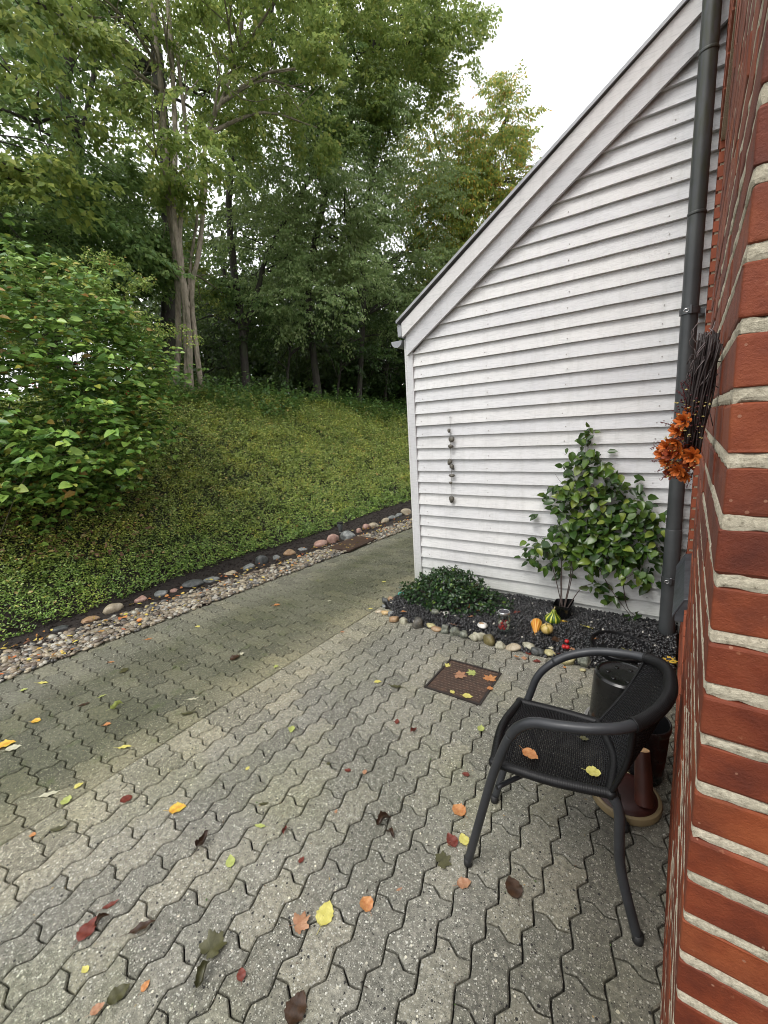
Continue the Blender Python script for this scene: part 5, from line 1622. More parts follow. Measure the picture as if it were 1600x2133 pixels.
stone(1005, 1303, .085, 'white', 'white oval stone with a brown centre on the chippings', GI, .45, z=.045, name='pebble', rz=-.2, rough=.05)
pp = gp(1003, 1301, .075)
o = link('brown_patch', arrmesh('brown_patch', ICO2[0] * [.024, .015, .006], ICO2[1], SM['tan'], True), bpy.data.objects['pebble.002'] if 'pebble.002' in bpy.data.objects else None)
if o.parent: o.location = (-.004, -.002, .0155)

# ================================================================ GOURDS, BERRIES, JAR, POT
gmat = lambda n, a, b: simple(n, a, .38, .15, 10, .1)
def gourd_obj(name, label, px, py, z, prof, ribs, amp, mat, rot, stem=True, s=1.0):
    p = gp(px, py, z)
    T = thing(name, label, 'gourd', tuple(p)); T.rotation_euler = rot
    wob = lambda th, zz: 1 + amp * (abs(math.cos(ribs * th / 2)) - .6)
    MB().lathe([(r * s, q * s) for r, q in prof], sides=60, wob=wob).obj('body', mat, T, smooth=True)
    zt = prof[-1][1] * s
    MB().tube(curve([(0, 0, zt - .002), (.001, 0, zt + .010 * s), (.005, .003, zt + .018 * s)], 6), [.0055 * s, .004 * s, .005 * s, .0045 * s, .004 * s, .0035 * s], 8).obj('stalk', simple('gourd_stalk', (.36, .30, .16), .7, .2, 20, .3), T, smooth=True)
    return T


def striped(name, a, b, n=9, c=None):
    t = NT(name); p = t.objco(); s_ = t.n('ShaderNodeSeparateXYZ', None, Vector=p)
    an = t.math('ARCTAN2', s_.outputs[1], s_.outputs[0])
    w = t.math('SINE', t.math('ADD', t.math('MULTIPLY', an, float(n)), t.math('MULTIPLY', t.noise(p, 30, 3), 2.2)))
    m = t.ramp(w, [(.35, g3(0)), (.75, g3(1))])
    t.P(Base_Color=t.mix(m, a, b), Roughness=.34); t.bump(t.noise(p, 60, 4), .2, .002)
    return t.m


pear = [(.004, 0), (.030, .002), (.044, .012), (.050, .026), (.047, .042), (.036, .056), (.022, .068), (.015, .082), (.012, .094), (.006, .100)]
gourd_obj('green_gourd', 'green and yellow striped pear-shaped gourd standing in front of the plant pot', 1151, 1298, .050, pear, 9, .10, striped('green_stripes', (.045, .10, .008), (.50, .52, .06), 9), (.05, .08, .4), s=1.12)
gourd_obj('orange_gourd', 'yellow-orange club-shaped gourd lying tilted, left of the striped one', 1119, 1292, .085, [(.004, 0), (.024, .004), (.033, .020), (.034, .040), (.026, .062), (.018, .085), (.015, .105), (.010, .116)], 10, .09,
          striped('orange_stripes', (.56, .22, .03), (.62, .36, .06), 10), (math.radians(112), math.radians(8), math.radians(14)), s=1.15)
gourd_obj('patched_gourd', 'round cream gourd with green and orange patches in front of the other two gourds', 1141, 1317, .056, [(.004, 0), (.024, .003), (.034, .014), (.037, .027), (.033, .042), (.022, .052), (.008, .056)], 8, .05,
          striped('patched_skin', (.52, .38, .13), (.30, .22, .04), 4), (.2, -.2, .4), s=1.15)
redb = simple('red_berry', (.40, .02, .02), .22, .25, 40, 0)
BG = 'red crab apples on the chippings'
for px, py, lb in ((1181, 1336, 'red crab apple at the back of the group of three'), (1175, 1347, 'red crab apple at the front left of the group of three'), (1182, 1348, 'red crab apple at the front right of the group of three')):
    p = gp(px, py, .06)
    T = thing('crab_apple', lb, 'apple', tuple(p), group=BG)
    MB().lathe([(.002, -.013), (.009, -.012), (.0145, -.004), (.015, .003), (.011, .011), (.004, .0115), (.001, .009)], sides=20).obj('fruit', redb, T, smooth=True)
    MB().tube([(0, 0, .009), (.002, .001, .018)], .001, 5).obj('stalk', stm, T)
# glass jar with coloured balls
glass = NT('jar_glass')
glass.t.nodes.remove(glass.bsdf)
_g1 = glass.n('ShaderNodeBsdfTransparent', None, Color=(.90, .94, .92)); _g2 = glass.n('ShaderNodeBsdfGlossy', None, Color=(1, 1, 1), Roughness=.04)
_fr0 = glass.n('ShaderNodeLayerWeight', None, Blend=.25); _fr = glass.n('ShaderNodeMath', {'operation': 'MULTIPLY'}, i1=.45); glass.t.links.new(_fr0.outputs['Facing'], _fr.inputs[0]); _ms = glass.n('ShaderNodeMixShader', None, i0=_fr)
glass.t.links.new(_g1.outputs[0], _ms.inputs[1]); glass.t.links.new(_g2.outputs[0], _ms.inputs[2]); glass.t.links.new(_ms.outputs[0], glass.out.inputs[0])
jp = gp(1050, 1311, .062)
jar = thing('glass_jar', 'clip-top glass jar half full of coloured balls standing on the black chippings', 'jar', tuple(jp), .4)
MB().lathe([(.040, 0), (.046, .004), (.047, .09), (.043, .108), (.0395, .114), (.0395, .128), (.0375, .128), (.0375, .114), (.041, .106), (.045, .09), (.044, .006), (.02, .005)], sides=36).obj('glass', glass.m, jar, smooth=True)
smooth_angle(MB().lathe([(.0415, .126), (.0425, .129), (.0425, .137), (.040, .140), (.036, .1395), (.035, .137)], sides=36).obj('lid_ring', simple('jar_steel', (.55, .56, .56), .25, .1, 20, 0, metal=.8), jar), 40)
MB().lathe([(.035, .1365), (.035, .1372), (.0, .1374)], sides=36).obj('lid_panel', simple('dark_lid_panel', (.022, .022, .034), .25, .1, 20, 0), jar)
MB().tube(curve([(-.040, -.004, .118), (-.050, 0, .112), (-.056, 0, .125), (-.046, 0, .136)], 12), .0014, 6).obj('wire_clip', bpy.data.materials['jar_steel'], jar, smooth=True)
MB().tube(curve([(.040, -.004, .118), (.050, 0, .105), (.054, .004, .09)], 10), .0014, 6).obj('wire_clip', bpy.data.materials['jar_steel'], jar, smooth=True)
cols = {'red': simple('ball_red', (.45, .02, .02), .3, .1, 10, 0), 'plum': simple('ball_plum', (.20, .035, .06), .35, .1, 10, 0), 'cream': simple('ball_cream', (.55, .53, .40), .4, .1, 10, 0), 'rose': simple('ball_rose', (.34, .14, .16), .4, .1, 10, 0)}
sph = {k: MB().lathe([(.0105 * math.sin(a) + 1e-5, -.0105 * math.cos(a)) for a in np.linspace(0, math.pi, 9)], sides=14).mesh('ball', m, True) for k, m in cols.items()}
ks = list(cols)
for lay in range(3):
    for i in range([8, 8, 6][lay]):
        a = i * 2 * math.pi / [8, 8, 6][lay] + lay * .4; r = .031 if lay < 2 else .022
        b = link('ball', sph[ks[rng.integers(0, 4)]], jar, (r * math.cos(a), r * math.sin(a), .018 + lay * .0185 + rng.uniform(0, .003)))
# black plant pot
pot = thing('plant_pot', 'black plastic plant pot with a torn rim holding the climbing plant', 'pot', (-.694, 3.225, .030))
def potring(s_, z, r=.25, n=6):
    pts = []
    for cx_, cy_, a0_ in ((1, 1, 0), (-1, 1, 90), (-1, -1, 180), (1, -1, 270)):
        for k in range(n):
            a = math.radians(a0_ + 90 * k / (n - 1)); pts.append((cx_ * s_ * (1 - r) + s_ * r * math.cos(a), cy_ * s_ * (1 - r) + s_ * r * math.sin(a), z))
    return pts
V = []; F = []
rings = [(.046, 0), (.060, .108), (.0655, .110), (.0665, .132), (.0635, .132), (.058, .108), (.054, .085)]
for s_, z in rings:
    V += [(x, y, zz + (.022 * max(0, math.sin(math.atan2(y, x) * 1.0 + .6)) if z > .12 else 0)) for x, y, zz in potring(s_, z)]
m = 24
for i in range(len(rings) - 1):
    F += [(i * m + k, i * m + (k + 1) % m, (i + 1) * m + (k + 1) % m, (i + 1) * m + k) for k in range(m)]
F.append(tuple(range(m - 1, -1, -1))); F.append(tuple(range((len(rings) - 1) * m, len(rings) * m)))
smooth_angle(MB().add(V, F).obj('body', plast, pot), 40)

# ================================================================ STONE STRING ON THE BOARDS
cs = thing('stone_string', 'string of small holed stones hanging on the white boards', 'ornament', (-1.69, SIDE_Y - .040, 1.60))
MB().tube([(0, 0, .0), (-.002, 0, -.30), (0, 0, -.5), (-.002, 0, -.74)], .0014, 5).obj('string', simple('string', (.16, .14, .11), .9, .2, 50, 0), cs)
MB().tube([(0, .03, .0), (0, -.006, .0)], .003, 6).obj('nail', clampm, cs)
flint = SM['band']
for dx, dz, w, fl, rz_ in ((-.006, -.115, .036, .9, 0), (.014, -.190, .048, 1.35, .5), (.006, -.250, .052, .7, 0), (-.006, -.385, .044, 1.3, .3), (.012, -.425, .045, 1.3, -.5), (.008, -.505, .050, .7, 0), (-.004, -.568, .034, .6, 0), (.002, -.715, .052, 1.3, 0)):
    v = ICO2[0] * (1 + .13 * np.sin(ICO2[0][:, [0]] * 3 + dz * 40) + .10 * np.sin(ICO2[0][:, [2]] * 4 + dx * 90)) * np.array([w / 2, w / 2 * .62, w / 2 * fl])
    link('stone', arrmesh('stone', v, ICO2[1], flint, True), cs, (dx, -.012, dz), (0, rz_, 0))

# ================================================================ GARDEN LAMP
lp = gp(716, 1112, .02)
lamp = thing('garden_lamp', 'small grey solar spike lamp standing at the foot of the bank behind the round stones', 'lamp', (lp[0] - .06, lp[1], .01))
lm = simple('lamp_plastic', (.11, .12, .12), .4, .2, 20, .05)
smooth_angle(MB().lathe([(.020, .035), (.027, .05), (.034, .10), (.044, .160), (.044, .164)], sides=28).obj('shade', lm, lamp), 40)
smooth_angle(MB().lathe([(.046, .164), (.050, .167), (.050, .182), (.046, .186), (.0, .186)], sides=28).obj('cap', capm, lamp), 40)
MB().lathe([(.016, .020), (.018, .036), (.0, .037)], sides=16).obj('lens', simple('lamp_lens', (.6, .6, .56), .25, .05, 10, 0), lamp)
MB().tube([(0, 0, -.08), (0, 0, .022)], [.004, .013], 8).obj('spike', capm, lamp)
# bright straps on the shade
for a in (-.9, -.2, .5): MB().tube([(.0215 * math.cos(a - 1.2), .0215 * math.sin(a - 1.2), .04), (.0445 * math.cos(a - 1.2), .0445 * math.sin(a - 1.2), .16)], .002, 5).obj('shade_rib', bpy.data.materials['jar_steel'], lamp)

# ================================================================ DRIED BUNDLE ON THE BRICK WALL
du = np.array([.010, .86, 1.53])
bun = thing('dried_flower_bundle', 'autumn bundle of dark twigs and orange dried flowers hanging on the brick wall', 'wreath', tuple(du)); bun.scale = (.70, .70, .72)
twm = simple('dark_twig', (.022, .012, .011), .55, .4, 60, .3)
redtw = simple('red_twig', (.10, .015, .018), .5, .3, 60, .2)
mb = MB()
for i in range(130):
    a = rng.uniform(0, 6.28); r = .020 * math.sqrt(rng.uniform(0, 1)); x = r * math.cos(a); y = r * math.sin(a) * 1.4
    t = rng.uniform(0, 1)
    z0 = rng.uniform(-.12, .02); z1 = rng.uniform(.11, .165)
    k = rng.normal(0, .006, 4)
    mb.tube(curve([(x * .9 - .006, y, z0), (x + k[0] * .6, y + k[1] * .6, (z0 + z1) / 2), (x * .95 + k[2] * .6 + .012, y * .95 + k[3] * .6, z1)], 8), rng.uniform(.0013, .0026), 5, caps=True)
for i in range(16):
    z0 = rng.uniform(-.02, .14); s0 = rng.choice([-1, 1]) if rng.uniform() > .6 else -1
    mb.tube(curve([(0, 0, z0), (s0 * .018, -.01, z0 + .012), (s0 * rng.uniform(.022, .034), -.015, z0 + rng.uniform(-.03, .04))], 6), .0010, 4)
mb.obj('twigs', twm, bun, smooth=True)
# coiled wire and dark spikes at the tip
mb = MB()
for i in range(30):
    z0 = rng.uniform(.03, .16); a = rng.uniform(0, 6.28)
    mb.tube(curve([(.020 * math.cos(a), .024 * math.sin(a), z0), (.026 * math.cos(a + .4), .028 * math.sin(a + .4), z0 + .014), (.020 * math.cos(a + .9), .024 * math.sin(a + .9), z0 + .03)], 6), .0009, 4)
mb.obj('wire', simple('silvery_bark', (.20, .16, .16), .4, .3, 60, .1), bun, smooth=True)
orm = [simple('orange_petal', (.50, .12, .015), .55, .25, 60, .2), simple('rust_petal', (.26, .045, .012), .55, .25, 60, .2), simple('straw_petal', (.52, .38, .18), .6, .25, 60, .2)]
petal = []
for m in orm:
    V = []; F = []
    for k in range(9):
        a = k * 2 * math.pi / 9
        for (u, w, z) in ((.15, .09, 0), (.6, .22, .12), (1, .0, .30)):
            pass
    mb = MB()
    for layer, (el, sc) in enumerate(((.25, 1.0), (.75, .85), (1.2, .6))):
        for k in range(8):
            a = k * 2 * math.pi / 8 + layer * .4
            d = np.array([math.cos(a) * math.cos(el), math.sin(a) * math.cos(el), math.sin(el)]); s_ = np.array([-math.sin(a), math.cos(a), 0]); n_ = np.cross(d, s_)
            mb.add([(0, 0, 0), d * .45 * sc + s_ * .22 * sc + n_ * .05, d * .85 * sc + s_ * .17 * sc + n_ * .12, d * sc + n_ * .18, d * .85 * sc - s_ * .17 * sc + n_ * .12, d * .45 * sc - s_ * .22 * sc + n_ * .05], [(0, 1, 2, 3), (0, 3, 4, 5)])
    petal.append(mb.mesh('flower', m))
spots = [(-.010, -.035, .0, 0), (-.034, -.075, .0, 0), (-.052, -.110, -.02, 0), (-.030, -.125, -.03, 0), (-.008, -.112, .0, 1), (-.050, -.145, .0, 0), (-.026, -.160, -.02, 0), (-.006, -.150, .0, 1), (-.036, -.098, -.03, 0), (-.042, -.128, -.03, 1),
         (-.018, -.085, .03, 1), (-.014, -.176, .0, 0), (-.040, -.172, .02, 1), (-.060, -.128, .02, 0), (.002, -.060, .02, 1), (-.022, -.055, -.02, 0), (-.002, -.130, -.03, 0), (-.030, -.150, .04, 0)]
for i, (x, z, y, m) in enumerate(spots):
    o = link('flower', petal[m], bun, (x, y - .012, z + .035)); s_ = rng.uniform(.017, .026) * (.8 if m == 2 else 1); o.scale = (s_, s_, s_ * 1.25)
    dd = Vector((x * 6 - .4, -.9, (z + .10) * 3 + rng.normal(0, .4))); o.rotation_euler = dd.to_track_quat('Z', 'Y').to_euler()
bm_ = {0: MB(), 1: MB()}
for i in range(620):
    t = rng.uniform(0, 1); z = .02 - .15 * t; c = np.array([-.010 - .022 * t, rng.normal(0, .025), z + rng.normal(0, .008)])
    p = c + unit(rng.normal(0, 1, 3)) * rng.uniform(.012, .038) * [1, 1, .8]; p[0] = min(p[0], .028)
    v, f = pebbles(p[None], np.array([rng.uniform(.0018, .0036)]), ICO1, .1)
    bm_[0 if rng.uniform() < .7 else 1].add(v, [tuple(q) for q in f])
o = bm_[0].obj('dark_berries', simple('dark_berry', (.07, .012, .014), .3, .4, 90, 0), bun, smooth=True); o['kind'] = 'stuff'
o = bm_[1].obj('pale_buds', simple('pale_bud', (.42, .34, .12), .5, .3, 90, 0), bun, smooth=True); o['kind'] = 'stuff'
mb = MB()
for sx_, sz_, ex, ez in ((-.03, -.10, -.088, -.115), (-.03, -.08, -.070, -.055), (-.03, -.14, -.082, -.145), (-.03, -.16, -.070, -.168), (-.02, -.02, -.040, .01), (-.03, -.12, -.075, -.100), (-.02, -.03, -.036, .028), (0, -.17, -.01, -.205), (-.03, -.15, -.062, -.19), (-.01, 0, -.02, .04), (.0, -.02, .015, .02), (-.01, -.01, -.03, .03)):
    sz_ += .035; ez += .035
    c = curve([(sx_, 0, sz_), ((sx_ + ex) / 2, -.01, (sz_ + ez) / 2 + .004), (ex, -.015, ez)], 12)
    mb.tube(c, .0008, 4)
    for q in c[3:]:
        for _ in range(2):
            v, f = pebbles((q + rng.normal(0, .0022, 3))[None], np.array([.0017]), ICO1, .1); mb.add(v, [tuple(k) for k in f])
o = mb.obj('heather_sprigs', redtw, bun, smooth=True); o['kind'] = 'stuff'
MB().tube([(.034, .01, .10), (.012, .0, .105)], .0012, 5).obj('wall_nail', clampm, bun)

# ================================================================ FALLEN LEAVES
def fl_mat(name, a, b, spot=(.06, .03, .015), amt=.35, rough=.42):
    t = NT(name); p = t.objco()
    c = t.ramp(t.noise(p, 3.2, 5, .65), [(.30, a), (.68, b)])
    c = t.mix(t.math('MULTIPLY', t.ramp(t.noise(p, 8, 4, .75), [(.60, g3(0)), (.70, g3(1))]), amt), c, spot)
    w = t.n('ShaderNodeTexNoise', None, Vector=t.mapping(p, (3, 14, 3)), Scale=2.0, Detail=5.0)
    c = t.mix(.35, c, t.ramp(w.outputs[0], [(.3, g3(.6)), (.65, g3(1.15))]), 'MULTIPLY')
    t.P(Base_Color=c, Roughness=rough); t.bump(w.outputs[0], .25, .003)
    tr = t.n('ShaderNodeBsdfTranslucent', None, Color=c); ms = t.n('ShaderNodeMixShader', None, i0=.15)
    t.t.links.new(t.bsdf.outputs[0], ms.inputs[1]); t.t.links.new(tr.outputs[0], ms.inputs[2]); t.t.links.new(ms.outputs[0], t.out.inputs[0])
    return t.m


FM = dict(Y=fl_mat('yellow_leaf', (.56, .50, .10), (.68, .63, .20), (.38, .20, .05), .4), O=fl_mat('orange_leaf', (.42, .14, .040), (.58, .29, .11), (.35, .06, .02), .5), R=fl_mat('dark_red_leaf', (.11, .02, .014), (.20, .045, .028), (.03, .01, .008), .4),
          B=fl_mat('brown_leaf', (.030, .016, .010), (.075, .040, .022), (.01, .007, .005), .4, .3), G=fl_mat('pale_green_leaf', (.32, .38, .10), (.46, .50, .16), (.20, .16, .04), .3), W=fl_mat('pale_leaf', (.48, .46, .32), (.62, .60, .46), (.3, .24, .12), .3),
          D=fl_mat('olive_leaf', (.045, .045, .018), (.10, .095, .04), (.02, .014, .01), .4), T=fl_mat('tan_orange_leaf', (.34, .15, .08), (.46, .26, .15), (.25, .10, .05), .5), M=fl_mat('orange_yellow_leaf', (.62, .20, .03), (.70, .58, .08), (.30, .05, .02), .5))


def fallen_mesh(mat, shape, curl, n=11, seed=0):
    r = np.random.default_rng(seed)
    V = []; F = []
    if shape == 'maple':
        P = []; lob = [(0, 1.0), (.38, .66), (.85, .95), (1.25, .62), (1.7, .82), (2.2, .55), (2.75, .42)]
        pts = [(a, q * r.uniform(.9, 1.08)) for a, q in lob]
        full = [(a, q) for a, q in pts] + [(math.pi, .12)] + [(-a, q) for a, q in pts[:0:-1]]
        V.append((0, 0, 0))
        fine = []
        for i in range(len(full)):
            a0_, q0 = full[i]; a1_, q1 = full[(i + 1) % len(full)]
            if a1_ < a0_: a1_ += 2 * math.pi
            fine += [(a0_, q0), ((a0_ * .62 + a1_ * .38), (q0 * .62 + q1 * .38) * 1.06), ((a0_ * .4 + a1_ * .6), (q0 * .4 + q1 * .6) * .9)]
        for a, q in fine: V.append((q * math.cos(a) * .55, q * math.sin(a) * .55, curl * q * q * .5 * (math.sin(2.6 * a + seed) * .6 + .5)))
        m = len(fine); F = [(0, 1 + i, 1 + (i + 1) % m) for i in range(m)]
        V = [(x + .1, y, z) for x, y, z in V]
    else:
        us = np.linspace(0, 1, n + 1)
        if shape == 'ovate': w = .36 * np.sin(np.pi * us ** .78) ** .85
        elif shape == 'round': w = .46 * np.sin(np.pi * us ** .9) ** .6
        elif shape == 'narrow': w = .17 * np.sin(np.pi * us ** .85)
        else: w = .33 * np.sin(np.pi * us ** .7) ** .8
        for i, u in enumerate(us):
            ser = 1 + .07 * (1 if i % 2 else -1)
            for k in (-1, -.5, 0, .5, 1):
                y = k * w[i] * (ser if abs(k) == 1 else 1)
                z = curl * (1.1 * y * y * 3 + .28 * (u - .5) ** 2 * 4 * (1 if seed % 3 else -.3)) + .025 * math.sin(u * 17 + seed) * abs(k) * (1 + curl * 3) + .012 * (abs(k) < .1) * -1
                V.append((u - .5, y, z))
        for i in range(n):
            for k in range(4):
                a = i * 5 + k; F.append((a, a + 1, a + 6, a + 5))
        if shape == 'shrivel':
            V = [(x, y * math.cos(4 * abs(y)) if abs(y) < .3 else y * .5, z + abs(y) * .9 + .15 * math.sin(x * 7 + seed)) for x, y, z in V]
    mb = MB(); mb.add(V, F)
    b = -.5 if shape != 'maple' else .1 - .07
    mb.tube(curve([(b + .02, 0, .004), (b - .15, .015, .02), (b - .30, .05, .012)], 6), .010, 4)
    V2 = np.concatenate(mb.v); zmin = V2[:, 2].min()
    mb.v = [np.asarray(q) - [0, 0, zmin] for q in mb.v]
    return mb.mesh('fallen_leaf', mat, True)


GL = 'fallen leaves on the paving'
LV = [  # px, py, size, colour, shape, curl, angle, label
    (678, 1902, .098, 'Y', 'ovate', .15, 75, 'largest bright yellow leaf, bottom centre of the paving'), (617, 1926, .095, 'T', 'maple', .8, 20, 'crumpled tan lobed leaf left of the largest yellow leaf'),
    (763, 1883, .062, 'O', 'round', .5, 120, 'curled orange leaf right of the largest yellow leaf'), (480, 1793, .064, 'G', 'heart', .2, 110, 'flat pale green heart-shaped leaf on a joint'),
    (424, 1757, .085, 'B', 'shrivel', .8, 70, 'shrivelled dark brown leaf standing up, left of the pale green heart-shaped one'), (370, 1684, .088, 'M', 'ovate', .3, 15, 'yellow and orange leaf with brown patches'),
    (263, 1664, .062, 'R', 'round', .15, 50, 'flat red-brown round leaf with a long stalk'), (139, 1667, .070, 'G', 'ovate', .5, 100, 'pale green leaf with a curled edge by the mossy border'),
    (164, 1636, .050, 'Y', 'ovate', .4, 60, 'small folded yellow leaf above the pale green one'), (103, 1654, .105, 'W', 'narrow', .2, 20, 'long whitish narrow leaf at the left side'),
    (183, 1935, .090, 'R', 'ovate', .2, 80, 'flat dark red oval leaf, lower left'), (432, 1985, .125, 'D', 'maple', .9, 60, 'big crumpled dark olive leaf, lower left of the centre'),
    (424, 2035, .085, 'D', 'shrivel', .6, 80, 'folded dark olive leaf hanging below the big crumpled one'), (247, 2070, .075, 'D', 'ovate', .3, 50, 'soaked brownish olive leaf near the bottom edge'),
    (303, 2053, .036, 'O', 'ovate', .3, 70, 'tiny bright orange leaf right of the soaked one'), (177, 2019, .034, 'Y', 'ovate', .4, 150, 'tiny pale yellow leaf at the lower left'),
    (203, 2101, .045, 'T', 'ovate', .3, 40, 'small tan leaf close to the bottom edge'), (541, 1720, .060, 'G', 'narrow', .2, 170, 'pale yellow-green narrow leaf on a plain paver'),
    (618, 2100, .100, 'B', 'ovate', .4, 70, 'long dark brown leaf at the bottom edge of the picture'), (800, 1712, .085, 'B', 'shrivel', 1.0, 30, 'dark curled leaf with an open hollow, centre right'),
    (813, 1738, .055, 'B', 'shrivel', .7, 130, 'brown twisted leaf just below the hollow dark one'), (956, 1688, .075, 'O', 'round', .35, 130, 'bright orange ribbed leaf left of the chair leg'),
    (941, 1750, .075, 'R', 'ovate', .4, 110, 'dark red leaf left of the front chair leg'), (966, 1748, .065, 'Y', 'ovate', .2, 100, 'yellow leaf half behind the front chair leg'),
    (915, 1795, .100, 'D', 'maple', .15, 20, 'grey-olive ribbed leaf flat on the joint by the chair leg'), (967, 1840, .065, 'T', 'ovate', .4, 10, 'brown-orange oval leaf just below the front chair leg'),
    (1069, 1848, .095, 'B', 'ovate', .3, 95, 'black-brown pointed leaf in the shade below the chair'), (787, 1420, .060, 'Y', 'ovate', .3, 0, 'yellow leaf beside a dark twig left of the drain cover'),
    (824, 1430, .110, 'D', 'narrow', .5, 160, 'dark curled strip-like leaf left of the drain cover'), (608, 1519, .060, 'G', 'ovate', .8, 90, 'bright yellow-green folded leaf in the middle of the paving'),
    (516, 1600, .030, 'Y', 'ovate', .3, 70, 'tiny yellow leaf touching a red fragment'), (550, 1674, .055, 'D', 'narrow', .3, 10, 'green narrow leaf lying in a joint'),
    (260, 1556, .090, 'Y', 'narrow', .3, 5, 'long yellow leaf at the edge of the mossy part'), (224, 1509, .050, 'O', 'ovate', .6, 20, 'small curled orange-brown leaf on the mossy paving'),
    (75, 1502, .060, 'M', 'round', .4, 10, 'orange and yellow round leaf on the mossy paving'), (10, 1552, .120, 'M', 'ovate', .3, 25, 'large orange leaf cut by the left edge of the picture'),
    (28, 1558, .085, 'W', 'ovate', .3, 30, 'pale green-brown leaf under the large orange one'), (244, 1474, .090, 'G', 'shrivel', .6, 50, 'crinkled yellow-green leaf on the mossy paving'),
    (213, 1450, .060, 'G', 'narrow', .5, 40, 'thin pale green curved leaf above the crinkled one'), (176, 1467, .080, 'B', 'narrow', .5, 30, 'thin brown curled leaf left of the pale green curved one'),
    (90, 1422, .090, 'Y', 'narrow', .2, 5, 'bright yellow long leaf near the pebbles at the left'), (50, 1437, .050, 'G', 'ovate', .4, 40, 'small yellow-green leaf left of the bright yellow long leaf'),
    (402, 1456, .080, 'W', 'narrow', .3, 15, 'whitish narrow leaf on the mossy paving'), (392, 1486, .110, 'D', 'narrow', .6, 15, 'dark green curled leaf lying in a mossy joint'),
    (490, 1370, .100, 'B', 'ovate', .5, 50, 'dark brown leaf with its pale torn half upward'), (501, 1362, .055, 'W', 'maple', .3, 30, 'pale fragment lying on the dark brown leaf'),
    (577, 1260, .075, 'O', 'ovate', .4, 10, 'orange leaf on the far part of the path'), (862, 1524, .055, 'R', 'shrivel', .9, 40, 'small dark reddish curled leaf below the drain cover'),
    (827, 1503, .045, 'R', 'ovate', .5, 80, 'small red-brown leaf left of the curled dark reddish one'), (724, 1605, .040, 'R', 'ovate', .5, 170, 'small red-brown leaf, left of a similar pair in the middle'),
    (760, 1608, .036, 'T', 'ovate', .5, 80, 'small tan leaf, right one of the pair in the middle'), (970, 1613, .045, 'R', 'ovate', .4, 150, 'dark reddish leaf left of the seat of the chair'),
    (1002, 1518, .065, 'G', 'ovate', .8, 70, 'curled yellow-green leaf between drain cover and chair'), (594, 1731, .042, 'R', 'shrivel', .6, 80, 'small shrivelled dark red leaf in a joint, centre'),
    (628, 1791, .034, 'R', 'ovate', .3, 60, 'small dark red round leaf above the largest yellow one'), (231, 1884, .065, 'R', 'narrow', .4, 30, 'red narrow curled leaf above the dark red oval one'),
    (296, 1932, .095, 'B', 'narrow', .6, 30, 'long dark twisted leaf in a joint at the lower left'), (213, 1917, .055, 'B', 'shrivel', .6, 50, 'dark crumb-like leaf beside the dark red oval one'),
    (122, 1726, .080, 'D', 'narrow', .3, 15, 'thin green leaf at the border of the mossy part'), (68, 1739, .030, 'O', 'round', .3, 10, 'tiny orange leaf at the left, below the mossy part'),
    (700, 1690, .022, 'T', 'ovate', .4, 80, 'tiny tan leaf on a plain paver in the centre'), (832, 1852, .030, 'T', 'narrow', .3, 20, 'tiny tan sliver between the orange and the brown leaf'),
    (503, 2030, .045, 'R', 'ovate', .5, 110, 'small dark red curled leaf near the bottom edge'), (937, 1757, .025, 'T', 'ovate', .3, 40, 'tiny orange fragment beside the dark red leaf by the chair leg'),
    (684, 1590, .028, 'D', 'ovate', .3, 40, 'tiny olive leaf in the middle of the paving'), (1192, 1490, .06, 'O', 'ovate', .6, 60, 'orange curled leaf behind the near chair arm'),
    (1100, 1362, .055, 'R', 'maple', .7, 60, 'wet dark red leaf at the edge of the flower bed'), (1090, 1372, .055, 'T', 'maple', .6, 20, 'orange crumpled leaf on the paving below the bed edge'),
    (1118, 1378, .06, 'R', 'ovate', .5, 170, 'brown-red wet leaf left of the chair arm curve'), (1176, 1390, .03, 'O', 'ovate', .5, 100, 'small orange leaf under the large flat yellow stone'),
    (713, 1316, .045, 'T', 'ovate', .3, 150, 'brown-orange leaf on the paving left of the bed corner'), (772, 1268, .05, 'Y', 'ovate', .3, 0, 'pale yellow leaf just left of the bed corner'),
    (686, 1252, .05, 'W', 'ovate', .3, 10, 'whitish leaf on the path before the bed'), (800, 1212, .055, 'Y', 'ovate', .3, 0, 'pale yellow leaf on the path near the corner board'),
    (411, 1305, .055, 'Y', 'ovate', .3, 160, 'small yellow leaf on the left part of the path'), (310, 1331, .075, 'O', 'narrow', .4, 20, 'orange curled leaf at the border of the pebbles'),
    (232, 1379, .055, 'O', 'narrow', .4, 10, 'thin orange leaf near the pebbles'), (253, 1397, .10, 'D', 'maple', .3, 10, 'flat olive lobed leaf on the mossy paving near the pebbles'),
    (572, 1388, .055, 'G', 'maple', .4, 0, 'bright green-yellow leaf at the end of the mossy part'), (1340, 1000, .0, 'Y', 'ovate', 0, 0, None)]
_fm = {}
for i, (x, y, s_, c, sh_, cu, ang, lb) in enumerate(LV):
    if lb is None: continue
    key = (c, sh_, round(cu, 1), i % 3)
    if key not in _fm: _fm[key] = fallen_mesh(FM[c], sh_, cu * .5, seed=i + 1)
    p = gp(x, y, .004)
    o = link('fallen_leaf', _fm[key], None, (p[0], p[1], .0032), (rng.normal(0, .04), rng.normal(0, .04), math.radians(ang) + YAW), (s_ * .80, s_ * .80, s_ * .75))
    tag(o, lb, 'leaf', GL)
GC2 = 'leaves lying on the rusty drain cover'
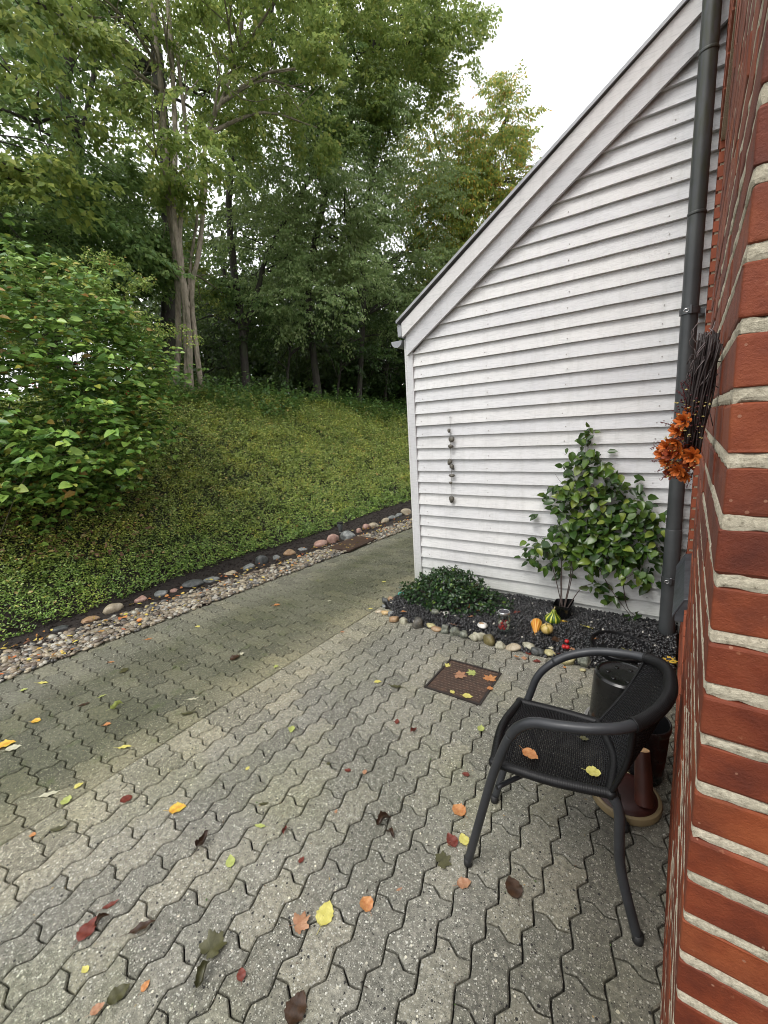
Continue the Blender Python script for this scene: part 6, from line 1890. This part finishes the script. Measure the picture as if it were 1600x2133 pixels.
for x, y, s_, c, sh_, ang, lb in ((952, 1405, .095, 'T', 'maple', 10, 'tan lobed leaf lying on the drain cover at the left'), (988, 1402, .075, 'G', 'maple', 200, 'pale green torn leaf in the upper middle of the drain cover'), (1019, 1416, .090, 'O', 'maple', 100, 'orange lobed leaf at the right edge of the drain cover'),
                                  (1021, 1434, .035, 'O', 'round', 30, 'small orange leaf below the orange lobed one on the drain cover'), (974, 1450, .060, 'Y', 'ovate', 10, 'yellow leaf at the front edge of the drain cover'), (942, 1441, .036, 'Y', 'ovate', 150, 'tiny yellow leaf at the front left of the drain cover'),
                                  (929, 1386, .050, 'Y', 'maple', 40, 'yellow-green leaf on the back left corner of the drain cover')):
    key = (c, sh_, .3, 7)
    if key not in _fm: _fm[key] = fallen_mesh(FM[c], sh_, .12, seed=4)
    p = gp(x, y, .008)
    tag(link('fallen_leaf', _fm[key], None, (p[0], p[1], .0072), (0, 0, math.radians(ang)), (s_,) * 3), lb, 'leaf', GC2)
for x, y, z, s_, c, sh_, ang, lb in ((1105, 1573, .445, .060, 'O', 'ovate', -20, 'orange leaf lying on the woven seat'), (1236, 1610, .445, .044, 'Y', 'round', 10, 'bright yellow round leaf lying on the woven seat'),
                                     (1217, 1540, .442, .03, 'D', 'ovate', 10, 'small olive leaf at the back of the woven seat')):
    p = gp(x, y, z)
    tag(link('fallen_leaf', fallen_mesh(FM[c], sh_, .1, seed=5), None, (p[0], p[1], z - .014 + .017), (0.02, 0, math.radians(ang)), (s_,) * 3), lb, 'leaf', 'leaves on the chair')
GD = 'fallen leaves on the black chippings'
for x, y, s_, c, sh_, ang, lb in ((1228, 1312, .09, 'Y', 'narrow', 5, 'long yellow leaf on the chippings below the climbing plant'), (1176, 1298, .05, 'M', 'ovate', 10, 'small orange-yellow leaf right of the striped gourd'), (978, 1266, .075, 'O', 'ovate', 100, 'orange-brown leaf in front of the evergreen bush'),
                                  (997, 1273, .06, 'O', 'ovate', 100, 'brown leaf right of the orange-brown one at the bush'), (980, 1284, .045, 'T', 'ovate', 150, 'small pinkish leaf below the orange-brown one at the bush'), (946, 1293, .07, 'T', 'narrow', 160, 'curled reddish tan leaf on the left part of the chippings'),
                                  (842, 1269, .055, 'O', 'ovate', 30, 'orange leaf near the left tip of the flower bed'), (1078, 1278, .065, 'R', 'ovate', 20, 'dark red leaf behind the glass jar'), (1394, 1374, .09, 'M', 'maple', 20, 'orange leaf in the corner by the brick wall'),
                                  (1160, 1328, .075, 'B', 'ovate', 10, 'dark brown leaf behind the crab apples'), (1160, 1350, .06, 'R', 'maple', 40, 'dark wet leaf left of the crab apples'), (1192, 1347, .05, 'T', 'maple', 40, 'tan leaf right of the crab apples'),
                                  (1148, 1341, .035, 'W', 'ovate', 150, 'small pale leaf left of the crab apples'), (1075, 1357, .05, 'O', 'maple', 40, 'orange leaf on the end of the long beige edging stone'), (1243, 1331, .03, 'O', 'ovate', 10, 'small orange leaf beside the black lid'),
                                  (860, 1222, .085, 'Y', 'ovate', 5, 'yellow leaf at the back left tip of the flower bed'), (950, 1268, .04, 'M', 'maple', 5, 'small yellow-brown leaf at the foot of the bush')):
    key = (c, sh_, .4, 8)
    if key not in _fm: _fm[key] = fallen_mesh(FM[c], sh_, .22, seed=6)
    p = gp(x, y, .062)
    zz = max(.012, float(bed_z(p[0], p[1])) + .014)
    tag(link('fallen_leaf', _fm[key], None, (p[0], p[1], zz), (rng.normal(0, .15), rng.normal(0, .15), math.radians(ang) + YAW), (s_,) * 3), lb, 'leaf', GD)
p = gp(1345, 1378, .06)
tag(link('fallen_leaf', fallen_mesh(FM['Y'], 'narrow', .1, seed=9), None, (-.205, 2.895, .0555), (0.05, 0, -.3), (.085,) * 3), 'yellow leaf lying in the round black lid', 'leaf', 'leaf in the lid')
# grit, twigs and moss crumbs in the joints
n = 1500
x = rng.uniform(-3.4, 0, n); y = rng.uniform(.2, 3.6, n); m = np.array([inview(a, b) for a, b in zip(x, y)]) & ~((y > 2.6) & (x > -2.1)); x, y = x[m], y[m]
crm = NT('debris'); crm.P(Base_Color=crm.ramp(crm.n('ShaderNodeNewGeometry').outputs['Random Per Island'], [(0, (.03, .02, .012)), (.45, (.10, .055, .03)), (.7, (.05, .10, .015)), (.86, (.35, .24, .10)), (1, (.5, .45, .2))], 'CONSTANT'), Roughness=.7)
v, f = leaf_arrays(np.stack([x, y, np.full(len(x), .0035)], -1), rng.normal(0, 1, (len(x), 3)) * [1, 1, .05], np.array([0, 0, 1.0]) + rng.normal(0, .2, (len(x), 3)), rng.gamma(3, .0022, len(x)).clip(.003, .018), rng.gamma(3, .0010, len(x)).clip(.0015, .006))
tag(link('debris', arrmesh('debris', v, f, crm.m)), 'tiny bits of leaf, twig and moss scattered over the paving', 'debris', kind='stuff')
